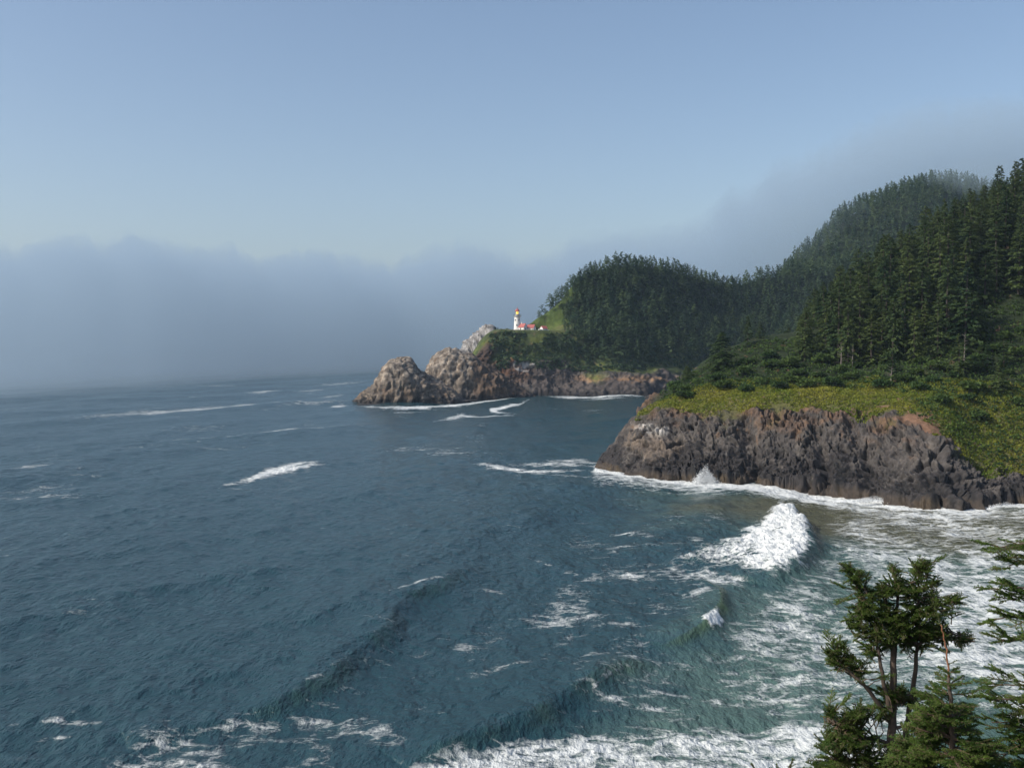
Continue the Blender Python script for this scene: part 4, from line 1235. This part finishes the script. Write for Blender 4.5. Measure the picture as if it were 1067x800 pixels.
class Tree:
    def __init__(s, name, base, label, seed):
        s.root = empty(name, tuple(base), label, 'tree')
        s.b = np.array(base, float); s.r = np.random.default_rng(seed)
        s.NC, s.ND, s.NS, s.NR = [], [], [], []; s.tw = MB()
    def needles(s, p0, p1, n, ln, rnd):
        r = s.r
        t = r.random(n)[:, None]
        ax = (p1 - p0); L_ = np.linalg.norm(ax); ax = ax / (L_ + 1e-9)
        q = r.normal(size=(n, 3)); q -= (q @ ax)[:, None] * ax; q /= np.linalg.norm(q, axis=1)[:, None] + 1e-9
        q[:, 2] += .25
        D = ax * 0.75 + q * .75
        D /= np.linalg.norm(D, axis=1)[:, None]
        C = p0 + (p1 - p0) * t + D * ln * .5
        s.NC.append(C); s.ND.append(D); s.NS.append(ln * (.8 + .4 * r.random(n))); s.NR.append(np.full(n, rnd))
    def twig(s, p0, p1, ln, dens=420, bark=True):
        L_ = np.linalg.norm(p1 - p0)
        s.needles(p0, p1, max(6, int(L_ * dens)), ln, s.rn + s.r.normal(0, .1))
        if bark: s.tw.tube([p0, p1], [.005, .003], 3)
    def spray(s, p0, d, L_, ln=.024, k=9, sag=.12, width=.55):
        """a flat branchlet: curved axis with paired side twigs"""
        r = s.r
        d = d / (np.linalg.norm(d) + 1e-9)
        side = np.cross(d, (0, 0, 1.0)); side /= np.linalg.norm(side) + 1e-9
        side = side + r.normal(0, .25, 3); 
        s.rn = .45 + .25 * r.normal()
        N_ = 5
        P = [p0 + d * L_ * i / N_ + np.array((0, 0, -sag * L_ * (i / N_) ** 2 + .10 * L_ * (i / N_) ** 3)) for i in range(N_ + 1)]
        s.tw.tube(P, [.009 - .0012 * i for i in range(N_ + 1)], 4)
        for i in range(N_): s.needles(P[i], P[i + 1], int(L_ / N_ * 420) + 2, ln, s.rn)
        for j in range(k):
            t = .18 + .78 * (j + r.random() * .5) / k
            i = min(int(t * N_), N_ - 1); q = P[i] + (P[i + 1] - P[i]) * (t * N_ - i)
            sg = 1 if j % 2 else -1
            l = L_ * width * (1 - t * .75) * (.75 + .5 * r.random())
            e = q + (d * .75 + side * sg * .8 + r.normal(0, .14, 3)) * l * .8
            s.twig(q, e, ln)
            if l > .12:
                for w_ in (.35, .65):
                    m_ = q + (e - q) * w_
                    for s2 in (1, -1):
                        e2 = m_ + (d * .9 + side * sg * .3 + side * s2 * .5 + r.normal(0, .15, 3)) * l * .38
                        s.twig(m_, e2, ln, bark=False)
    def limb(s, pts, r0, r1, name='branch', mat=None):
        pts = [np.array(p, float) for p in pts]
        if len(pts) > 2:
            Q, _ = crspline(np.array(pts), [5] * (len(pts) - 1))
        else:
            Q = np.array([pts[0] + (pts[1] - pts[0]) * t for t in np.linspace(0, 1, 5)])
        Q = Q + s.r.normal(0, .008, Q.shape)
        R_ = np.linspace(r0, r1, len(Q))
        MB().tube([q - s.b for q in Q], list(R_), 8).build(name, mat or M_TRUNK, s.root, True)
        return Q
    def clump(s, c, rx, ry, src, n, Lr=(.25, .5), ln=.024, upward=.15):
        """sprays spread through an ellipsoid of foliage, reached from the limb points src"""
        r = s.r; c = np.array(c, float)
        for _ in range(n):
            q = r.normal(size=3); q /= np.linalg.norm(q); q *= r.random() ** .45
            e = c + q * np.array((rx, rx * .85, ry))
            k = np.argmin(np.linalg.norm(src - e, axis=1)) if r.random() < .7 else r.integers(len(src))
            out = e - src[k]
            dh = out + np.array((0, 0, upward)) * np.linalg.norm(out)
            dh = dh / (np.linalg.norm(dh) + 1e-9) + r.normal(0, .3, 3) * np.array((1, 1, .5))
            dh /= np.linalg.norm(dh)
            L_ = Lr[0] + (Lr[1] - Lr[0]) * r.random()
            a = e - dh * L_ * .55
            if r.random() < .35 and np.linalg.norm(a - src[k]) < .45: s.tw.tube([src[k], (src[k] + a) / 2 + r.normal(0, .03, 3), a], [.014, .010, .008], 4)
            s.spray(a, dh, L_, ln)
    def finish(s):
        C, D, S = np.concatenate(s.NC), np.concatenate(s.ND), np.concatenate(s.NS)
        V, F = leaves(C, D, S, s.r, .26)
        mesh_np('crown', V - s.b, F, M_NEEDLE, s.root, attrs={'rnd': np.repeat(np.clip(np.concatenate(s.NR), 0, 1), 4)})
        MBt = s.tw; MBt.V = [tuple(np.array(v) - s.b) for v in MBt.V]
        MBt.build('twigs', M_TWIG, s.root)
        print('needles', len(C))

def hz(x, y):
    i = np.argmin((GX - x) ** 2 + (GY - y) ** 2); return zz.ravel()[i]
# ---- tree A: the old flat-topped spruce with several stems
YA = 17.0
A = lambda px, py, dy=0.0: at(px, py, YA + dy)
bx_, by_ = A(928, 800)[0], YA
T = Tree('spruce_tree', (bx_, by_, hz(bx_, by_) - .3), 'large flat-topped spruce with several bare stems in the foreground', 31)
T.rn = .5
T.limb([(bx_, by_, T.b[2]), A(929, 860), A(928, 800), A(930, 745), A(931, 700), A(930, 665)], .115, .045, 'trunk')
s1 = T.limb([A(931, 700), A(933, 660, .1), A(935, 630, .1), A(936, 612)], .05, .015)
s2 = T.limb([A(936, 790, .1), A(943, 765, .2), A(950, 725, .2), A(954, 690, .1), A(956, 665), A(957, 630), A(958, 592)], .062, .012, 'trunk')
s3 = T.limb([A(929, 745, -.1), A(922, 715, -.1), A(917, 690, -.1), A(910, 655), A(900, 625), A(890, 595)], .045, .010, 'trunk')
s4 = T.limb([A(928, 752), A(912, 728, -.1), A(896, 710, -.15), A(882, 697, -.1), A(872, 685)], .045, .015)
s5 = T.limb([A(955, 672), A(970, 664), A(990, 660), A(1008, 666)], .035, .010)
s6 = T.limb([A(957, 640), A(972, 634), A(992, 626)], .03, .010)
s7 = T.limb([A(928, 775), A(905, 768), A(880, 760, -.1), A(862, 748)], .04, .012)
s8 = T.limb([A(930, 735), A(940, 728), A(952, 722)], .03, .012)
s9 = T.limb([A(928, 790), A(900, 792), A(872, 790)], .04, .012)
s10 = T.limb([A(955, 672), A(940, 655), A(925, 645)], .04, .014)
s11 = T.limb([A(928, 760), A(945, 755, -.1), A(958, 745, -.2)], .03, .012)
m_ = YA / FPX
for (cx_, cy_, rx, ry, src, n, dy) in (
        (893, 601, 12, 9, s3, 6, 0), (885, 592, 6, 5, s3, 3, 0), (904, 622, 18, 12, s3, 12, 0), (892, 645, 17, 13, s3, 12, 0), (905, 662, 20, 13, s3, 14, 0), (925, 640, 18, 16, s1, 16, 0),
        (935, 612, 11, 12, s1, 8, 0), (932, 596, 6, 6, s1, 3, 0), (958, 592, 12, 8, s2, 8, 0), (955, 612, 17, 12, s2, 13, 0), (970, 604, 8, 6, s2, 4, 0), (975, 628, 17, 9, s6, 10, 0), (993, 624, 9, 4, s6, 5, 0),
        (950, 645, 22, 15, s2, 17, 0), (930, 668, 22, 12, s10, 17, .1), (955, 668, 20, 11, s2, 13, 0), (975, 655, 16, 9, s5, 10, 0), (1002, 665, 12, 6, s5, 8, 0),
        (910, 680, 10, 6, s3, 5, 0), (872, 675, 14, 8, s4, 11, 0), (882, 690, 15, 9, s4, 13, 0), (892, 700, 9, 6, s4, 5, 0), (867, 688, 8, 7, s4, 5, 0),
        (915, 655, 15, 11, s3, 12, -.15), (940, 655, 16, 10, s1, 12, -.2), (962, 640, 14, 11, s2, 10, -.15), (925, 618, 12, 12, s1, 10, -.1), (948, 622, 12, 12, s2, 9, -.1), (966, 660, 14, 8, s5, 9, -.1), (900, 635, 12, 12, s3, 8, -.2), (985, 662, 12, 6, s5, 7, 0),
        (890, 765, 22, 12, s7, 14, -.2), (905, 785, 24, 12, s9, 16, -.25), (875, 772, 16, 10, s7, 9, -.2), (870, 800, 26, 9, s9, 14, -.2), (888, 748, 18, 8, s7, 9, -.1), (940, 805, 24, 10, s11, 12, -.1),
        (928, 722, 17, 8, s8, 12, 0), (945, 728, 14, 8, s8, 10, 0), (922, 736, 10, 6, s8, 5, 0),
        (900, 745, 20, 8, s7, 12, 0), (878, 757, 20, 10, s7, 14, 0), (895, 772, 24, 11, s7, 16, 0), (866, 778, 18, 10, s9, 13, 0), (885, 795, 30, 10, s9, 20, 0), (860, 795, 16, 7, s9, 9, 0),
        (915, 800, 22, 9, s9, 12, .2), (868, 742, 7, 6, s7, 4, 0), (950, 790, 22, 10, s11, 12, .2), (958, 758, 12, 6, s11, 6, 0), (948, 775, 14, 8, s11, 7, .1)):
    T.clump(A(cx_, cy_, dy), rx * m_, ry * m_, src, int(n * 1.9) + 2, (.17, .38), .022)
for k in range(46):
    src = (s1, s2, s3, s4, s5, s6, s7, s2, s3)[k % 9]; q = src[T.r.integers(len(src) // 2, len(src))]
    dv = T.r.normal(0, 1, 3) * np.array((1, .8, .5)) + np.array((0, 0, .35)); dv /= np.linalg.norm(dv)
    T.spray(q + dv * .18, dv, .30 + .22 * T.r.random(), .022, 8)
# bare dead twigs
for k in range(26):
    src = (s2, s3, s4, s7)[k % 4]; q = src[T.r.integers(4, len(src) - 3)]
    e = q + T.r.normal(0, 1, 3) * np.array((.3, .2, .16))
    T.tw.tube([q, (q + e) / 2 + T.r.normal(0, .04, 3), e], [.012, .007, .003], 4)
T.finish()
# ---- tree B: the young spruce with the red-brown leader
YB = 12.5
B = lambda px, py, dy=0.0: at(px, py, YB + dy)
p = B(992, 800)
T = Tree('spruce_tree', (p[0], YB, hz(p[0], YB) - .3), 'young pointed spruce with a red-brown leading shoot in the foreground', 32)
T.rn = .5
st = T.limb([(p[0], YB, T.b[2]), B(995, 860), B(994, 800), B(991, 745), B(989, 702)], .075, .018, 'trunk')
ld = T.limb([B(989, 704), B(987, 685), B(984, 665), B(980, 650)], .013, .008, 'leading_shoot', M_LEADER)
mB = YB / FPX
for a_, b_ in zip(ld[:-1], ld[1:]): T.needles(a_, b_, 14, .024, .6)
T.twig(B(980, 650), B(974, 632), .024)
for (x0, y0, x1, y1) in ((981, 652, 975, 648), (982, 655, 988, 650), (984, 665, 991, 660), (986, 680, 980, 676), (988, 692, 997, 688), (988, 690, 983, 684)):
    T.rn = .7; T.twig(B(x0, y0), B(x1, y1, .02), .022)
yy = 700.0
while yy < 880:
    t = (yy - 700) / 100
    L_ = (12 + 48 * min(t, 1.3) ** .9) * mB
    for k in range(6):
        az = T.r.random() * 6.28
        q = B(989 + (yy - 700) * .05, yy)
        dirv = np.array((math.cos(az), math.sin(az), .30 - .15 * t))
        l = L_ * (.75 + .4 * T.r.random())
        E = q + dirv * l * np.array((1, 1, 1))
        if l > .35:
            MB().tube([q - T.b, q + (E - q) * .5 - T.b, E - T.b], [.014, .010, .006], 5).build('branch', M_TWIG, T.root)
            for w_ in (.2, .4, .6, .8, .9):
                m2 = q + (E - q) * w_
                for sg in (1, -1):
                    sd_ = np.array((-math.sin(az), math.cos(az), 0)) * sg
                    T.spray(m2, dirv * .8 + sd_ * .7 + T.r.normal(0, .15, 3), l * .42 * (1.15 - w_) + .08, .022, 6)
        T.spray(q + dirv * l * .15, dirv, l * .9, .022, 9)
    yy += 8.5 + 4 * T.r.random()
T.finish()
# ---- tree C: reaches in from the right edge
YC = 13.5
C_ = lambda px, py, dy=0.0: at(px, py, YC + dy)
p = C_(1118, 800)
T = Tree('spruce_tree', (p[0], YC, hz(p[0], YC) - .3), 'spruce at the right frame edge reaching in with separate tufted branches', 33)
T.rn = .5
st = T.limb([(p[0], YC, T.b[2]), C_(1119, 860), C_(1117, 780), C_(1112, 680), C_(1108, 600), C_(1104, 520)], .13, .03, 'trunk')
mC = YC / FPX
for (y0, tipx, tipy, n, spread) in ((560, 1036, 570, 11, 8), (590, 1045, 588, 7, 6), (625, 1034, 610, 9, 8), (640, 1034, 645, 13, 10), (662, 1040, 668, 9, 6), (575, 1052, 582, 6, 6), (622, 1050, 625, 8, 9),
                                    (720, 1040, 712, 12, 10), (735, 1022, 728, 14, 10), (760, 1028, 752, 16, 11), (790, 1030, 785, 18, 12), (745, 1055, 735, 12, 12), (775, 1055, 765, 14, 13), (805, 1050, 800, 16, 12), (820, 1012, 808, 14, 10)):
    lb = T.limb([C_(1112, y0 + 4), C_(1085, (y0 + tipy) / 2 - 2, -.1), C_(tipx + 6, tipy)], .03, .007)
    for k in range(n):
        w_ = .30 + .70 * (k + T.r.random()) / n
        q = lb[min(int(w_ * len(lb)), len(lb) - 1)]
        dv = np.array((-1.0, T.r.normal(0, .55), T.r.normal(.10, .3)))
        T.spray(q + T.r.normal(0, spread * mC * .3, 3) * np.array((.5, 1, 1)), dv, (.22 + .2 * T.r.random()), .023, 8)
T.finish()
# ---- low sprigs at the bottom left of the group
p = B(815, 860)
T = Tree('spruce_sapling', (p[0], YB, hz(p[0], YB) - .2), 'low spruce sprigs just showing at the bottom left of the foreground trees', 34)
T.rn = .5
st = T.limb([(p[0], YB, T.b[2]), B(818, 880), B(820, 830)], .05, .015, 'trunk')
for (tx, ty) in ((788, 795), (797, 799), (822, 796), (812, 800), (835, 802), (806, 806), (828, 808), (845, 806)):
    lb = T.limb([B(820, 845), B((820 + tx) / 2, 822), B(tx, ty + 6)], .012, .005)
    for k in range(4):
        T.spray(lb[-1 - k * 2], np.array(((tx - 820) / 40, T.r.normal(0, .3), .6)) + T.r.normal(0, .25, 3), .12 + .1 * T.r.random(), .022, 6)
T.finish()

# ================================================================== FOG AND HAZE
def closed_height(name, XX, YY, TOP, bottom, mat, label):
    nv, nu = XX.shape
    top = np.stack([XX, YY, TOP], -1).reshape(-1, 3)
    bot = np.stack([XX, YY, np.full_like(XX, bottom)], -1).reshape(-1, 3)
    V = np.concatenate([top, bot]); n = nv * nu
    F = [grid_faces(nv, nu), grid_faces(nv, nu)[:, ::-1] + n]
    i = np.arange(nu - 1); F.append(np.stack([i + 1, i, i + n, i + 1 + n], 1))
    j = (nv - 1) * nu + i; F.append(np.stack([j, j + 1, j + 1 + n, j + n], 1))
    k = np.arange(nv - 1) * nu; F.append(np.stack([k, k + nu, k + nu + n, k + n], 1))
    k2 = k + nu - 1; F.append(np.stack([k2 + nu, k2, k2 + n, k2 + nu + n], 1))
    o = mesh_np(name, V, np.concatenate(F), mat, smooth=False)
    return tag(o, label, 'fog', kind='stuff')
FOG_D, HAZE_D = (0.0034, 0.0016, 0.0008), 0.000065
M_FOGS = [vol_mat('sea_fog', q, (0.49, 0.62, 0.735), 0.0) for q in FOG_D]
fpx = np.concatenate([np.linspace(-1500, -60, 30), np.linspace(-40, 1110, 420), np.linspace(1130, 2200, 16)])
ta = (fpx - CX) / FPX
yf = np.interp(fpx, [-1500, -400, 0, 150, 300, 420, 560, 700, 800, 1100, 2200], [420, 520, 640, 800, 1050, 1230, 1260, 1330, 1340, 1340, 1340])
hp = np.interp(fpx, [-1500, -300, 0, 40, 90, 140, 190, 230, 270, 330, 380, 430, 460, 480, 520, 560, 600, 650, 700, 728, 745, 765, 800, 850, 900, 960, 1067, 1300, 2200],
               [275, 270, 276, 268, 262, 262, 268, 272, 278, 270, 279, 274, 260, 254, 264, 270, 252, 247, 246, 250, 222, 205, 190, 165, 138, 118, 108, 100, 100])
for lay in range(3):
    yp = 1500.0 + 380 * lay
    fq = 1.0 + .23 * lay
    tt_ = np.concatenate([np.linspace(0, 1, 50), 1 + np.linspace(0.015, 1, 60) ** 1.15 * 1.6])
    yfl = yf * (1 + .03 * lay)
    YY = yfl[None] + (yp - yfl)[None] * np.minimum(tt_, 1)[:, None] + (np.maximum(tt_, 1) - 1)[:, None] * 1200
    XX = YY * ta[None]
    hq = hp - 15 * fbm(fpx / 62, .3, 1.7, 2) - 13 * fbm(fpx / 30, .9 + .15 * lay, 4.4, 3, .6) - 5 * fbm(fpx / 9, .9 + lay, 4.4, 2)
    htop = CAM_H + (355 - hq - 4 + 4 * lay) / FPX * yp
    ramp = np.sin(np.clip(tt_, 0, 1) * math.pi / 2)[:, None] ** 1.2
    o_ = 37.7 * lay
    lump = 26 * fbm(XX / (230 * fq) + o_, YY / 330, .7, 3, .6) + 26 * fbm(XX / (85 * fq), YY / 130 + o_, 3.7, 4, .6) + 16 * ridged(XX / 30, YY / 60, o_, 3)
    TOP = ramp * (htop[None] + lump * ramp ** 1.5 * (0.8 + .15 * lay)) + .05
    TOP = np.maximum(TOP * (1 - sst(1.9, 2.6, tt_)[:, None] * .9), .3 + .1 * lay)
    closed_height('fog_bank', XX, YY, TOP, -8.0 - .3 * lay, M_FOGS[lay], 'grey-blue sea fog bank lying over the horizon and behind the headlands')

def puff(c, r, dens, label, seed, n=40):
    u = np.linspace(0, 2 * math.pi, n, endpoint=False); v = np.linspace(.02, math.pi - .02, n // 2)
    U, Vv = np.meshgrid(u, v)
    d = np.stack([np.cos(U) * np.sin(Vv), np.sin(U) * np.sin(Vv), np.cos(Vv)], -1)
    k = 1 + .45 * fbm(d[..., 0] * 1.8 + seed, d[..., 1] * 1.8, d[..., 2] * 1.8, 4)
    P_ = d * k[..., None] * np.array(r)
    nv, nu = U.shape
    F = [[i * nu + j, (i + 1) * nu + j, (i + 1) * nu + (j + 1) % nu, i * nu + (j + 1) % nu] for i in range(nv - 1) for j in range(nu)]
    me_b = MB(); me_b.add(P_.reshape(-1, 3), F); me_b.F.append(tuple(range(nu))); me_b.F.append(tuple((nv - 1) * nu + j for j in range(nu - 1, -1, -1)))
    o = me_b.build('mist', vol_mat('mist', dens, (.53, .665, .76), 0.0)); o.location = tuple(c)
    tag(o, label, 'mist', kind='stuff')
for k, (ax, ay, aY, r_, dn, lb) in enumerate(((822, 250, 1110, (60, 70, 42), .0014, 'thin mist on the lower left crest of the mountain'), (856, 224, 1120, (50, 60, 26), .0010, 'thin mist on the middle of the mountain crest'),
                                        (1014, 184, 1130, (50, 60, 18), .003, 'thin mist on the right end of the mountain crest'))):
    puff(at(ax, ay, aY), r_, dn, lb, k * 3.1 + 1)

hb = MB().box(-9000, 9000, -600, 14000, -9, 560).build('haze', vol_mat('haze_air', HAZE_D, (.60, .78, 1.0), 0.1))
tag(hb, 'thin blue sea haze filling the air over the bay', 'haze', kind='stuff')
